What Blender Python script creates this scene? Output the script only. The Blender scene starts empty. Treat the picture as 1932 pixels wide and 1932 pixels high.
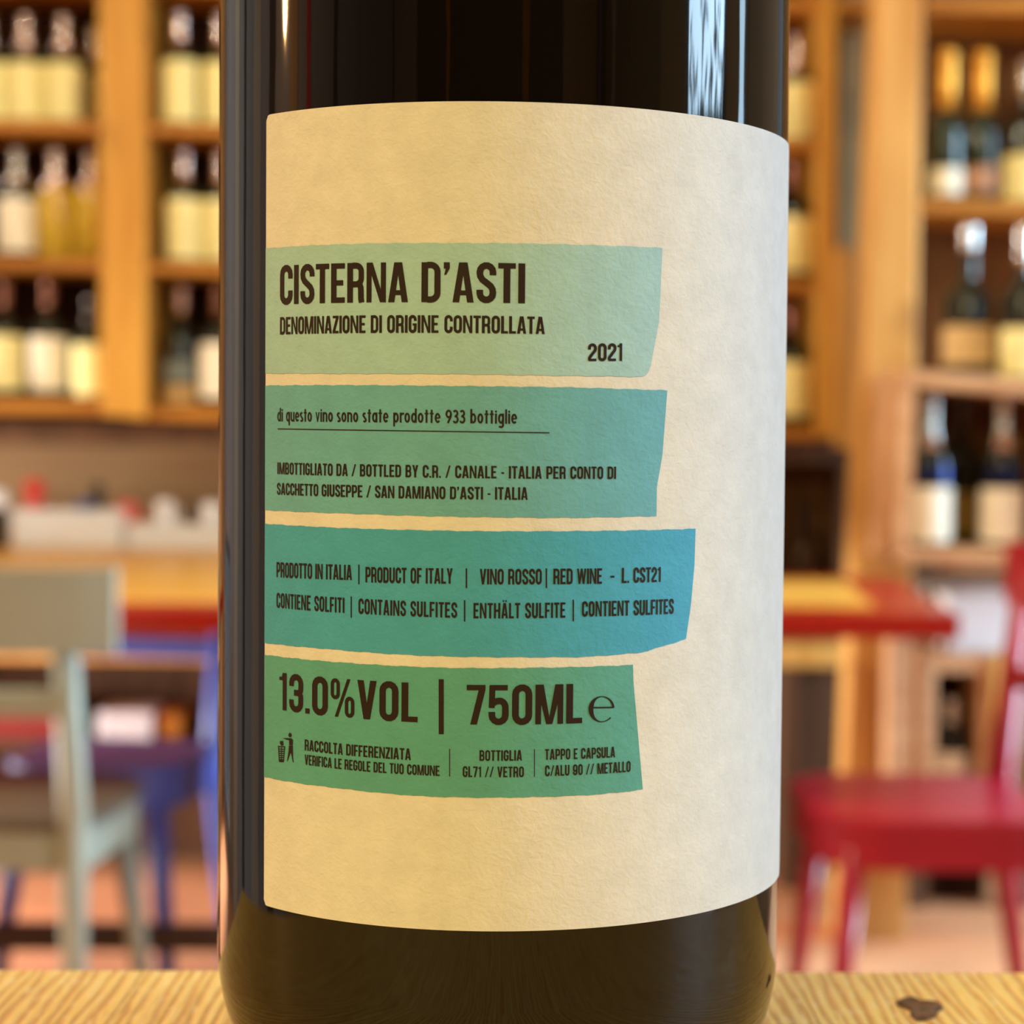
import bpy, bmesh, math, random
from mathutils import Vector, Matrix

random.seed(7)
S = bpy.context.scene
COL = S.collection
PI = math.pi

# ------------------------------------------------------------------ camera
R = 0.0375                      # radius of the wine bottle (m); its axis is the world Z axis
DIST, YAW, PITCH, ROLL = 0.27389, 0.00546, 0.03980, 0.00810
FPX = 3860.0                    # focal length in pixels of the 1932 px frame
HC = 1.08                       # camera height above the floor
EYE = Vector((0, -DIST, HC))


def turn(d):
    dx, dy, dz = d
    cr, sr = math.cos(ROLL), math.sin(ROLL)
    x, z = cr * dx - sr * dz, sr * dx + cr * dz
    cp, sp = math.cos(PITCH), math.sin(PITCH)
    y, z = dy * cp + z * sp, -dy * sp + z * cp
    cy, sy = math.cos(YAW), math.sin(YAW)
    return Vector((x * cy + y * sy, -x * sy + y * cy, z))


def ray(px, py):
    return turn(((px - 966) / FPX, 1.0, -(py - 966) / FPX))


cam = bpy.data.cameras.new('camera')
cam_o = bpy.data.objects.new('camera', cam)
COL.objects.link(cam_o)
rt, fw, up = turn((1, 0, 0)), turn((0, 1, 0)), turn((0, 0, 1))
cam_o.matrix_world = Matrix(((rt.x, up.x, -fw.x, EYE.x), (rt.y, up.y, -fw.y, EYE.y), (rt.z, up.z, -fw.z, EYE.z), (0, 0, 0, 1)))
cam.sensor_width = 36.0
cam.lens = FPX / 1932 * 36.0
cam.clip_start = 0.01
cam.clip_end = 60
cam.dof.use_dof = True
cam.dof.focus_distance = 0.2425
cam.dof.aperture_fstop = cam.lens / 2.85
S.camera = cam_o

# ------------------------------------------------------------------ world, lights, exposure
wd = bpy.data.worlds.new('world')
S.world = wd
wd.use_nodes = True
wd.node_tree.nodes['Background'].inputs[0].default_value = (0.75, 0.88, 1.0, 1)
wd.node_tree.nodes['Background'].inputs[1].default_value = 0.35


def area(name, loc, target, sx, sy, power, col, spread=180):
    l = bpy.data.lights.new(name, 'AREA')
    l.shape = 'RECTANGLE'
    l.size, l.size_y = sx, sy
    l.energy = power
    l.color = col
    l.spread = math.radians(spread)
    o = bpy.data.objects.new(name, l)
    COL.objects.link(o)
    o.location = loc
    o.rotation_euler = (Vector(target) - Vector(loc)).to_track_quat('-Z', 'Y').to_euler()
    return o


def bulb(name, loc, rad, power, col):
    l = bpy.data.lights.new(name, 'POINT')
    l.shadow_soft_size = rad
    l.energy = power
    l.color = col
    o = bpy.data.objects.new(name, l)
    COL.objects.link(o)
    o.location = loc
    return o


WARM = (1.0, 0.80, 0.34)
AMBER = (1.0, 0.50, 0.20)
SOFT = (1.0, 0.88, 0.58)
DAY = (0.53, 0.77, 0.98)
# daylight through the glass door and its narrow side light in the right wall
area('door_daylight', (2.74, -0.23, 2.02), (0, -0.23, 1.55), 0.98, 0.95, 78, DAY)
area('door_daylight_low', (2.74, -0.23, 0.75), (0, -0.23, 0.75), 0.98, 1.3, 14, DAY)
area('side_light_daylight', (2.72, 0.775, 1.60), (0, 0.775, 1.40), 0.19, 1.7, 11, DAY)
# added daylight, no window seen: right for the chairs' sides, left for the floor
area('added_chair_daylight', (2.72, 3.65, 1.15), (0, 3.45, 0.75), 1.1, 2.0, 106, (0.52, 0.79, 1.0), 88)
area('added_floor_daylight', (-3.12, 3.9, 0.42), (0, 3.95, 0.10), 1.0, 0.66, 74, (1.0, 0.93, 0.84), 84)
# warm lamps of the room
bulb('wall_lamp_bulb', (-2.35, 0.18, 1.62), 0.045, 34, AMBER)
area('ceiling_lamp_counter', (-0.7, -1.7, 2.70), (0.0, 0.0, 1.0), 0.8, 0.8, 51, WARM)
bulb('pendant_bulb_left', (-1.5, 2.75, 2.25), 0.045, 41, SOFT)
bulb('pendant_bulb_middle', (-0.2, 2.75, 2.25), 0.045, 39, SOFT)
bulb('pendant_bulb_right', (1.1, 2.6, 2.25), 0.045, 20, SOFT)

S.view_settings.view_transform = 'Standard'
S.view_settings.look = 'None'
S.view_settings.exposure = 0.0
S.view_settings.gamma = 1.0
S.view_settings.use_curve_mapping = False
S.cycles.use_denoising = True
S.cycles.max_bounces = 6
S.cycles.diffuse_bounces = 4
S.cycles.glossy_bounces = 3
S.cycles.caustics_reflective = False
S.cycles.caustics_refractive = False


# ------------------------------------------------------------------ materials
def lin(c):
    return tuple(((v / 255) / 12.92 if v / 255 <= 0.04045 else ((v / 255 + 0.055) / 1.055) ** 2.4) for v in c)


def mat(name, rgb, rough=0.6, vary=0.0, scale=20.0, bump=0.0, bump_scale=60.0, spec=0.5, coat=0.0, stretch=None):
    """Plain painted / paper / glass surface with a procedural mottling and bump."""
    m = bpy.data.materials.new(name)
    m.use_nodes = True
    nt = m.node_tree
    b = nt.nodes['Principled BSDF']
    b.inputs['Base Color'].default_value = (*rgb, 1)
    b.inputs['Roughness'].default_value = rough
    b.inputs['Specular IOR Level'].default_value = spec
    b.inputs['Coat Weight'].default_value = coat
    tc = nt.nodes.new('ShaderNodeTexCoord')
    mp = nt.nodes.new('ShaderNodeMapping')
    nt.links.new(tc.outputs['Object'], mp.inputs[0])
    if stretch:
        mp.inputs['Scale'].default_value = stretch
    if vary:
        n = nt.nodes.new('ShaderNodeTexNoise')
        n.inputs['Scale'].default_value = scale
        n.inputs['Detail'].default_value = 5
        nt.links.new(mp.outputs[0], n.inputs['Vector'])
        r = nt.nodes.new('ShaderNodeValToRGB')
        r.color_ramp.elements[0].position = 0.3
        r.color_ramp.elements[1].position = 0.7
        r.color_ramp.elements[0].color = (*[v * (1 - vary) for v in rgb], 1)
        r.color_ramp.elements[1].color = (*[min(1, v * (1 + vary)) for v in rgb], 1)
        nt.links.new(n.outputs['Fac'], r.inputs[0])
        nt.links.new(r.outputs[0], b.inputs['Base Color'])
    if bump:
        n2 = nt.nodes.new('ShaderNodeTexNoise')
        n2.inputs['Scale'].default_value = bump_scale
        n2.inputs['Detail'].default_value = 4
        nt.links.new(mp.outputs[0], n2.inputs['Vector'])
        bp = nt.nodes.new('ShaderNodeBump')
        bp.inputs['Strength'].default_value = bump
        bp.inputs['Distance'].default_value = 0.001
        nt.links.new(n2.outputs['Fac'], bp.inputs['Height'])
        nt.links.new(bp.outputs[0], b.inputs['Normal'])
    return m


def wood(name, light, dark, rough=0.55, grain=(30, 30, 2), scale=1.0, bump=0.3, knots=True):
    """Sawn timber: noise stretched along one axis, with a few darker knots."""
    m = bpy.data.materials.new(name)
    m.use_nodes = True
    nt = m.node_tree
    b = nt.nodes['Principled BSDF']
    b.inputs['Roughness'].default_value = rough
    b.inputs['Specular IOR Level'].default_value = 0.35
    tc = nt.nodes.new('ShaderNodeTexCoord')
    mp = nt.nodes.new('ShaderNodeMapping')
    mp.inputs['Scale'].default_value = grain
    nt.links.new(tc.outputs['Object'], mp.inputs[0])
    n = nt.nodes.new('ShaderNodeTexNoise')
    n.inputs['Scale'].default_value = scale
    n.inputs['Detail'].default_value = 6
    n.inputs['Distortion'].default_value = 0.6
    nt.links.new(mp.outputs[0], n.inputs['Vector'])
    r = nt.nodes.new('ShaderNodeValToRGB')
    r.color_ramp.elements[0].position = 0.34
    r.color_ramp.elements[1].position = 0.62
    r.color_ramp.elements[0].color = (*dark, 1)
    r.color_ramp.elements[1].color = (*light, 1)
    nt.links.new(n.outputs['Fac'], r.inputs[0])
    col = r.outputs[0]
    if knots:
        k = nt.nodes.new('ShaderNodeTexNoise')
        k.inputs['Scale'].default_value = 7.0
        nt.links.new(tc.outputs['Object'], k.inputs['Vector'])
        kr = nt.nodes.new('ShaderNodeValToRGB')
        kr.color_ramp.elements[0].position = 0.64
        kr.color_ramp.elements[1].position = 0.72
        kr.color_ramp.elements[0].color = (0, 0, 0, 1)
        kr.color_ramp.elements[1].color = (0.7, 0.7, 0.7, 1)
        nt.links.new(k.outputs['Fac'], kr.inputs[0])
        mx = nt.nodes.new('ShaderNodeMixRGB')
        nt.links.new(kr.outputs[0], mx.inputs[0])
        nt.links.new(col, mx.inputs[1])
        mx.inputs[2].default_value = (*[v * 0.7 for v in dark], 1)
        col = mx.outputs[0]
    nt.links.new(col, b.inputs['Base Color'])
    bp = nt.nodes.new('ShaderNodeBump')
    bp.inputs['Strength'].default_value = bump
    bp.inputs['Distance'].default_value = 0.002
    nt.links.new(n.outputs['Fac'], bp.inputs['Height'])
    nt.links.new(bp.outputs[0], b.inputs['Normal'])
    return m


def counter_wood():
    """Rough-sawn pine: raised growth ridges running away from the viewer, with fuzz and saw marks."""
    m = bpy.data.materials.new('rough_sawn_pine')
    m.use_nodes = True
    nt = m.node_tree
    N, L = nt.nodes.new, nt.links.new
    b = nt.nodes['Principled BSDF']
    b.inputs['Roughness'].default_value = 0.5
    b.inputs['Specular IOR Level'].default_value = 0.5
    tc = N('ShaderNodeTexCoord')
    mp = N('ShaderNodeMapping')
    mp.inputs['Scale'].default_value = (1, 0.07, 1)
    L(tc.outputs['Object'], mp.inputs[0])
    w = N('ShaderNodeTexWave')
    w.wave_type = 'BANDS'
    w.bands_direction = 'X'
    w.inputs['Scale'].default_value = 150
    w.inputs['Distortion'].default_value = 11.0
    w.inputs['Detail'].default_value = 4
    w.inputs['Detail Scale'].default_value = 1.3
    w.inputs['Detail Roughness'].default_value = 0.6
    L(mp.outputs[0], w.inputs['Vector'])
    mp2 = N('ShaderNodeMapping')
    mp2.inputs['Scale'].default_value = (1, 0.3, 1)
    L(tc.outputs['Object'], mp2.inputs[0])
    n = N('ShaderNodeTexNoise')
    n.inputs['Scale'].default_value = 700
    n.inputs['Detail'].default_value = 4
    L(mp2.outputs[0], n.inputs['Vector'])
    r = N('ShaderNodeValToRGB')
    e = r.color_ramp.elements
    e[0].position, e[1].position = 0.05, 0.55
    e[0].color = (*lin((208, 150, 62)), 1)
    e[1].color = (*lin((244, 208, 118)), 1)
    e2 = r.color_ramp.elements.new(0.3)
    e2.color = (*lin((232, 184, 90)), 1)
    L(w.outputs['Fac'], r.inputs[0])
    nr = N('ShaderNodeValToRGB')
    nr.color_ramp.elements[0].position, nr.color_ramp.elements[1].position = 0.55, 0.75
    nr.color_ramp.elements[0].color = (0, 0, 0, 1)
    nr.color_ramp.elements[1].color = (0.75, 0.75, 0.75, 1)
    L(n.outputs['Fac'], nr.inputs[0])
    mx = N('ShaderNodeMixRGB')
    L(nr.outputs[0], mx.inputs[0])
    L(r.outputs[0], mx.inputs[1])
    mx.inputs[2].default_value = (*lin((248, 226, 176)), 1)
    L(mx.outputs[0], b.inputs['Base Color'])
    ad = N('ShaderNodeMath')
    ad.operation = 'MULTIPLY_ADD'
    L(n.outputs['Fac'], ad.inputs[0])
    ad.inputs[1].default_value = 0.7
    L(w.outputs['Fac'], ad.inputs[2])
    bp = N('ShaderNodeBump')
    bp.inputs['Strength'].default_value = 0.8
    bp.inputs['Distance'].default_value = 0.00045
    L(ad.outputs[0], bp.inputs['Height'])
    L(bp.outputs[0], b.inputs['Normal'])
    return m


def label_paper(name, rgb):
    """Felt-marked label paper: fine mottling and a pressed wrinkle relief (the same for unprinted paper and printed ink)."""
    m = bpy.data.materials.new(name)
    m.use_nodes = True
    nt = m.node_tree
    N, L = nt.nodes.new, nt.links.new
    b = nt.nodes['Principled BSDF']
    b.inputs['Roughness'].default_value = 0.62
    b.inputs['Specular IOR Level'].default_value = 0.3
    b.inputs['Sheen Weight'].default_value = 0.05
    tc = N('ShaderNodeTexCoord')
    n = N('ShaderNodeTexNoise')
    n.inputs['Scale'].default_value = 260
    n.inputs['Detail'].default_value = 6
    n.inputs['Roughness'].default_value = 0.62
    L(tc.outputs['Object'], n.inputs['Vector'])
    r = N('ShaderNodeValToRGB')
    r.color_ramp.elements[0].position, r.color_ramp.elements[1].position = 0.3, 0.7
    r.color_ramp.elements[0].color = (*[v * 0.93 for v in rgb], 1)
    r.color_ramp.elements[1].color = (*[min(1, v * 1.05) for v in rgb], 1)
    L(n.outputs['Fac'], r.inputs[0])
    L(r.outputs[0], b.inputs['Base Color'])
    mp = N('ShaderNodeMapping')
    mp.inputs['Scale'].default_value = (1, 1, 1.15)
    L(tc.outputs['Object'], mp.inputs[0])
    n2 = N('ShaderNodeTexNoise')
    n2.inputs['Scale'].default_value = 1050
    n2.inputs['Detail'].default_value = 3
    n2.inputs['Distortion'].default_value = 0.5
    L(mp.outputs[0], n2.inputs['Vector'])
    v = N('ShaderNodeTexNoise')
    v.inputs['Scale'].default_value = 1900
    v.inputs['Detail'].default_value = 2
    L(mp.outputs[0], v.inputs['Vector'])
    ad = N('ShaderNodeMath')
    ad.operation = 'MULTIPLY_ADD'
    L(v.outputs['Fac'], ad.inputs[0])
    ad.inputs[1].default_value = 0.35
    L(n2.outputs['Fac'], ad.inputs[2])
    bp = N('ShaderNodeBump')
    bp.inputs['Strength'].default_value = 0.42
    bp.inputs['Distance'].default_value = 0.00024
    L(ad.outputs[0], bp.inputs['Height'])
    L(bp.outputs[0], b.inputs['Normal'])
    return m


def glass_dark(name, rgb, rough=0.03):
    m = bpy.data.materials.new(name)
    m.use_nodes = True
    nt = m.node_tree
    b = nt.nodes['Principled BSDF']
    b.inputs['Base Color'].default_value = (*rgb, 1)
    b.inputs['Roughness'].default_value = rough
    b.inputs['IOR'].default_value = 1.47
    tc = nt.nodes.new('ShaderNodeTexCoord')
    mp = nt.nodes.new('ShaderNodeMapping')
    mp.inputs['Scale'].default_value = (1, 1, 0.25)
    nt.links.new(tc.outputs['Object'], mp.inputs[0])
    n = nt.nodes.new('ShaderNodeTexNoise')
    n.inputs['Scale'].default_value = 240
    n.inputs['Detail'].default_value = 2
    nt.links.new(mp.outputs[0], n.inputs['Vector'])
    bp = nt.nodes.new('ShaderNodeBump')
    bp.inputs['Strength'].default_value = 0.05
    bp.inputs['Distance'].default_value = 0.0003
    nt.links.new(n.outputs['Fac'], bp.inputs['Height'])
    nt.links.new(bp.outputs[0], b.inputs['Normal'])
    return m


def window_glass(name):
    m = bpy.data.materials.new(name)
    m.use_nodes = True
    nt = m.node_tree
    for nd in list(nt.nodes):
        nt.nodes.remove(nd)
    out = nt.nodes.new('ShaderNodeOutputMaterial')
    mx = nt.nodes.new('ShaderNodeMixShader')
    mx.inputs[0].default_value = 0.06
    t = nt.nodes.new('ShaderNodeBsdfTransparent')
    g = nt.nodes.new('ShaderNodeBsdfGlossy')
    g.inputs['Roughness'].default_value = 0.01
    nt.links.new(t.outputs[0], mx.inputs[1])
    nt.links.new(g.outputs[0], mx.inputs[2])
    nt.links.new(mx.outputs[0], out.inputs[0])
    return m


M = {}
M['glass'] = glass_dark('dark_wine_glass', (0.004, 0.0025, 0.001), 0.045)
M['paper'] = label_paper('cream_label_paper', (0.80, 0.79, 0.75))
BAND_RGB = [(0.385, 0.64, 0.69), (0.155, 0.455, 0.57), (0.07, 0.405, 0.64), (0.11, 0.40, 0.37)]
M['bands'] = [label_paper('printed_band_' + n, c) for n, c in zip(('aqua', 'teal', 'blue', 'green'), BAND_RGB)]
M['ink'] = mat('dark_brown_ink', (0.022, 0.010, 0.006), 0.6, spec=0.3)
M['capsule'] = mat('black_capsule_foil', (0.02, 0.02, 0.02), 0.3)
M['counter'] = counter_wood()
M['counter_end'] = wood('sawn_pine_end', lin((215, 165, 90)), lin((180, 120, 50)), grain=(60, 60, 60))
M['floor'] = mat('terracotta_floor', lin((228, 164, 118)), 0.45, vary=0.18, scale=5)
M['plaster'] = mat('warm_plaster', lin((172, 140, 100)), 0.9, vary=0.05, scale=3, bump=0.2)
M['grey_wall'] = mat('grey_wall_paint', (0.28, 0.27, 0.26), 0.8, vary=0.05, scale=3)
M['dark_wall'] = mat('dark_panelled_wall', (0.035, 0.025, 0.018), 0.7, vary=0.2, scale=3)
M['ceiling'] = mat('ceiling_paint', (0.45, 0.38, 0.29), 0.9, vary=0.03)
M['shelf'] = wood('orange_pine', lin((203, 148, 60)), lin((180, 120, 38)), grain=(22, 22, 2.5))
M['shelf_h'] = wood('orange_pine_board', lin((184, 120, 38)), lin((152, 92, 24)), grain=(2.5, 22, 22))
M['beam'] = wood('pale_pine_beam', lin((204, 152, 82)), lin((184, 128, 60)), grain=(18, 18, 2))
M['crate'] = wood('raw_crate_wood', lin((214, 168, 124)), lin((190, 140, 98)), grain=(3, 24, 24), knots=False)
M['crate_y'] = wood('yellow_crate_wood', lin((228, 180, 100)), lin((206, 152, 74)), grain=(24, 24, 3), knots=False)
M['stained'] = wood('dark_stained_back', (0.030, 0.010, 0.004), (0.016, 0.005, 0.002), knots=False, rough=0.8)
M['brown_back'] = wood('brown_back_board', lin((124, 86, 56)), lin((98, 66, 40)), knots=False, rough=0.8)
M['cab'] = wood('brown_cabinet_wood', lin((96, 64, 40)), lin((72, 46, 26)), knots=False, rough=0.7)
M['dark_iron'] = mat('dark_brown_stretcher', lin((58, 34, 18)), 0.5, vary=0.1)
M['table_top'] = wood('honey_table_wood', lin((238, 184, 84)), lin((224, 158, 60)), grain=(2, 16, 16), rough=0.3, bump=0.05, knots=False)
M['table_red'] = mat('red_table_paint', lin((168, 26, 14)), 0.28, vary=0.08, scale=8)
M['chair_red'] = mat('red_chair_paint', lin((166, 14, 44)), 0.32, vary=0.06, scale=8)
M['chair_blue'] = mat('blue_chair_paint', lin((92, 108, 196)), 0.4, vary=0.06, scale=8)
M['chair_grey'] = mat('grey_green_chair_paint', lin((160, 166, 150)), 0.45, vary=0.06, scale=8)
M['seat_dark'] = mat('worn_dark_seat', lin((98, 88, 74)), 0.5, vary=0.12, scale=8)
M['white'] = mat('white_card', (0.66, 0.67, 0.71), 0.5, vary=0.04)
M['china'] = mat('white_china', (0.85, 0.84, 0.86), 0.2)
M['red_plastic'] = mat('red_plastic', lin((205, 30, 14)), 0.3)
M['pink'] = mat('pale_red_plastic', lin((220, 96, 88)), 0.4)
M['blue_plastic'] = mat('blue_plastic', lin((60, 74, 130)), 0.4)
M['dark_green'] = mat('dark_green_glass', lin((34, 32, 18)), 0.2)
M['window_frame'] = mat('dark_window_frame', (0.05, 0.05, 0.05), 0.5)
M['pane'] = window_glass('clear_pane')
# shelf bottles
M['b_dark'] = glass_dark('bottle_glass_black', (0.010, 0.012, 0.008), 0.08)
M['b_green'] = glass_dark('bottle_glass_green', (0.014, 0.022, 0.012), 0.08)
M['b_yellow'] = glass_dark('white_wine_glass', lin((190, 156, 48)), 0.1)
M['b_brown'] = glass_dark('bottle_glass_brown', (0.05, 0.025, 0.012), 0.1)
M['l_cream'] = mat('cream_bottle_label', lin((238, 226, 160)), 0.6, vary=0.04)
M['l_white'] = mat('white_bottle_label', lin((238, 228, 206)), 0.6, vary=0.04)
M['l_blue'] = mat('grey_blue_bottle_label', lin((112, 122, 124)), 0.6, vary=0.06)
M['l_copper'] = mat('copper_bottle_label', lin((178, 130, 100)), 0.5, vary=0.06)
M['l_olive'] = mat('olive_bottle_label', lin((150, 118, 40)), 0.6, vary=0.06)
M['l_tan'] = mat('tan_bottle_label', lin((200, 164, 108)), 0.6, vary=0.05)
M['c_gold'] = mat('gold_foil', lin((236, 168, 62)), 0.35, vary=0.05)
M['c_brown'] = mat('brown_foil', lin((92, 58, 44)), 0.4)
M['c_dark'] = mat('black_foil', (0.02, 0.018, 0.018), 0.35)
M['c_glint'] = mat('shoulder_glint_foil', lin((150, 128, 122)), 0.35)  # pale pink foil takes the colour of glints on the bottle shoulders
M['c_navy'] = mat('navy_foil', lin((46, 52, 90)), 0.35)
M['c_grey'] = mat('grey_foil', lin((200, 194, 188)), 0.35)
for k_, r_, c_ in (('c_gold', .30, None), ('c_brown', .28, (150, 104, 84)), ('c_dark', .25, (84, 78, 74)), ('c_glint', .22, (224, 200, 194)), ('c_navy', .25, None), ('c_grey', .22, None)):
    b_ = M[k_].node_tree.nodes['Principled BSDF']
    b_.inputs['Metallic'].default_value = .55 if k_ == 'c_gold' else 1.0
    b_.inputs['Roughness'].default_value = r_
    if c_:
        b_.inputs['Base Color'].default_value = (*lin(c_), 1)
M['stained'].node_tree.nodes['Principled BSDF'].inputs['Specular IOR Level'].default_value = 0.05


# ------------------------------------------------------------------ mesh helpers
class MB:
    def __init__(self):
        self.v, self.f = [], []

    def quad(self, *p):
        i = len(self.v)
        self.v += [Vector(q) for q in p]
        self.f.append(tuple(range(i, i + len(p))))

    def box(self, x0, x1, y0, y1, z0, z1, mtx=None):
        c = [Vector((x, y, z)) for z in (z0, z1) for y in (y0, y1) for x in (x0, x1)]
        if mtx:
            c = [mtx @ q for q in c]
        i = len(self.v)
        self.v += c
        for q in ((0, 2, 3, 1), (4, 5, 7, 6), (0, 1, 5, 4), (2, 6, 7, 3), (0, 4, 6, 2), (1, 3, 7, 5)):
            self.f.append(tuple(i + k for k in q))

    def hexa(self, c):
        """eight corners ordered bottom 4 (ccw) then top 4"""
        i = len(self.v)
        self.v += [Vector(q) for q in c]
        for q in ((3, 2, 1, 0), (4, 5, 6, 7), (0, 1, 5, 4), (1, 2, 6, 5), (2, 3, 7, 6), (3, 0, 4, 7)):
            self.f.append(tuple(i + k for k in q))

    def bar(self, a, b, w, d, w2=None, d2=None):
        """tapering square bar from a to b; w along x, d along y"""
        a, b = Vector(a), Vector(b)
        w2, d2 = w2 or w, d2 or d
        c = []
        for p, ww, dd in ((a, w, d), (b, w2, d2)):
            c += [p + Vector((sx * ww / 2, sy * dd / 2, 0)) for sx, sy in ((-1, -1), (1, -1), (1, 1), (-1, 1))]
        self.hexa(c)

    def spindle(self, pts, seg=16):
        """turned bar through (x, y, z, rx, ry) stations"""
        i0 = len(self.v)
        for x, y, z, rx, ry in pts:
            for k in range(seg):
                a = 2 * PI * k / seg
                self.v.append(Vector((x + rx * math.cos(a), y + ry * math.sin(a), z)))
        n = len(pts)
        for j in range(n - 1):
            for k in range(seg):
                k2 = (k + 1) % seg
                self.f.append((i0 + j * seg + k, i0 + j * seg + k2, i0 + (j + 1) * seg + k2, i0 + (j + 1) * seg + k))
        self.f.append(tuple(i0 + k for k in reversed(range(seg))))
        self.f.append(tuple(i0 + (n - 1) * seg + k for k in range(seg)))

    def lathe(self, prof, seg=32, c=(0, 0, 0)):
        i0 = len(self.v)
        cx, cy, cz = c
        n = len(prof)
        for r, z in prof:
            for k in range(seg):
                a = 2 * PI * k / seg
                self.v.append(Vector((cx + r * math.cos(a), cy + r * math.sin(a), cz + z)))
        for j in range(n - 1):
            for k in range(seg):
                k2 = (k + 1) % seg
                self.f.append((i0 + j * seg + k, i0 + j * seg + k2, i0 + (j + 1) * seg + k2, i0 + (j + 1) * seg + k))
        self.f.append(tuple(i0 + k for k in reversed(range(seg))))
        self.f.append(tuple(i0 + (n - 1) * seg + k for k in range(seg)))

    def build(self, name, m, parent=None, smooth=False, bevel=0.0):
        off = parent_origin(parent)
        me = bpy.data.meshes.new(name)
        me.from_pydata([v - off for v in self.v], [], self.f)
        me.update()
        if smooth:
            for p in me.polygons:
                p.use_smooth = len(p.vertices) < 6
        o = bpy.data.objects.new(name, me)
        COL.objects.link(o)
        me.materials.append(m)
        if parent:
            o.parent = parent
        if bevel:
            bv = o.modifiers.new('soft_edges', 'BEVEL')
            bv.width = bevel
            bv.segments = 2
        return o


def parent_origin(p):
    v = Vector((0, 0, 0))
    while p is not None:
        v += p.location
        p = p.parent
    return v


def tag(o, label=None, cat=None, group=None, kind=None):
    for k, v in (('label', label), ('category', cat), ('group', group), ('kind', kind)):
        if v:
            o[k] = v
    return o


def thing(name, loc, label, cat, group=None):
    o = bpy.data.objects.new(name, None)
    o.empty_display_size = 0.05
    COL.objects.link(o)
    o.location = loc
    return tag(o, label, cat, group)


def dup(root, loc, label, group=None):
    r = root.copy()
    COL.objects.link(r)
    r.location = loc
    r['label'] = label
    if group:
        r['group'] = group
    for ch in list(root.children):
        c = ch.copy()
        COL.objects.link(c)
        c.parent = r
    return r


def at(px, py, d):
    """the point of the room that lies d metres in front of the lens in the direction of that picture point"""
    r = ray(px, py)
    return EYE + r * (d / r.y)


# ------------------------------------------------------------------ setting
YB = 5.08 - DIST          # back wall plane
XL, XR, YF, HT = -3.0, 2.6, -3.2, 2.9
m_ = MB(); m_.box(XL - .1, XR + .1, YF - .1, YB + .1, -0.1, 0)
tag(m_.build('floor', M['floor']), 'terracotta coloured floor', 'floor', kind='structure')
m_ = MB(); m_.box(XL - .1, XR + .1, YF - .1, YB + .1, HT, HT + .1)
tag(m_.build('ceiling', M['ceiling']), 'beige ceiling', 'ceiling', kind='structure')
m_ = MB(); m_.box(XL - .1, XR + .1, YB, YB + .1, 0, HT)
tag(m_.build('wall_back', M['plaster']), 'tan plaster wall behind the shelves', 'wall', kind='structure')
m_ = MB(); m_.box(XL - .1, XL, YF, 3.38, 0, HT); m_.box(XL - .1, XL, 4.42, YB, 0, HT); m_.box(XL - .1, XL, 3.38, 4.42, 0, .06); m_.box(XL - .1, XL, 3.38, 4.42, .80, HT)
tag(m_.build('wall_left', M['grey_wall']), 'grey side wall', 'wall', kind='structure')
STREAK_BOARDS = [(-1.9, .16, 'grey_wall'), (-1.25, .10, 'dark_wall'), (-.50, .10, 'red_plastic'), (-.15, .22, 'plaster'), (.55, .20, 'dark_wall'), (1.1, .35, 'ceiling'), (1.9, .12, 'dark_wall'), (2.4, .4, 'ceiling')]  # unseen boards added for the vertical streaks reflected in the bottle
for k, (yy, ww, mm) in enumerate(STREAK_BOARDS):
    m_ = MB(); m_.box(XL, XL + .03, yy, yy + ww, 0, HT)
    tag(m_.build('streak_board_%d' % (k + 1), M[mm]), 'added wall board reflected in the bottle', 'streak_board', kind='structure')
NT = len(STREAK_BOARDS)
for k, (yy, ww, mm) in enumerate(((-1.35, .60, 'ceiling'), (-2.90, .12, 'white'), (-2.62, .34, 'grey_wall'), (.30, .30, 'ceiling'), (1.0, .5, 'grey_wall'))):  # more boards added on the right for reflected streaks
    m_ = MB(); m_.box(XR - .03, XR, yy, yy + ww, 0, HT)
    tag(m_.build('streak_board_%d' % (NT + k + 1), M[mm]), 'added wall board reflected in the bottle', 'streak_board', kind='structure')
for k, (xx, ww, mm) in enumerate(((-2.9, .8, 'grey_wall'), (-1.28, .07, 'shelf'), (.38, .14, 'shelf_h'), (1.30, .95, 'plaster'), (2.32, .10, 'chair_blue'))):  # boards added behind the viewer, also for reflected streaks
    m_ = MB(); m_.box(xx, xx + ww, YF, YF + .03, 0, HT)
    tag(m_.build('streak_board_%d' % (NT + k + 6), M[mm]), 'added wall board reflected in the bottle', 'streak_board', kind='structure')
m_ = MB(); m_.box(XL - .1, XR + .1, YF - .1, YF, 0, HT)
tag(m_.build('wall_front', M['dark_wall']), 'dark wall behind the viewer', 'wall', kind='structure')
f = MB(); y0, y1, z0, z1, t = 3.38, 4.42, .06, .80, .035
f.box(XL - .06, XL - .02, y0, y0 + t, z0, z1); f.box(XL - .06, XL - .02, y1 - t, y1, z0, z1)
f.box(XL - .06, XL - .02, y0 + t, y1 - t, z0, z0 + t); f.box(XL - .06, XL - .02, y0 + t, y1 - t, z1 - t, z1)
fo = tag(f.build('window_3', M['window_frame']), 'added low window in the left wall', 'window', kind='structure')  # unseen opening made for the light added under the table
g = MB(); g.box(XL - .04, XL - .035, y0 + t, y1 - t, z0 + t, z1 - t); g.build('pane', M['pane'], fo)
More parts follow.
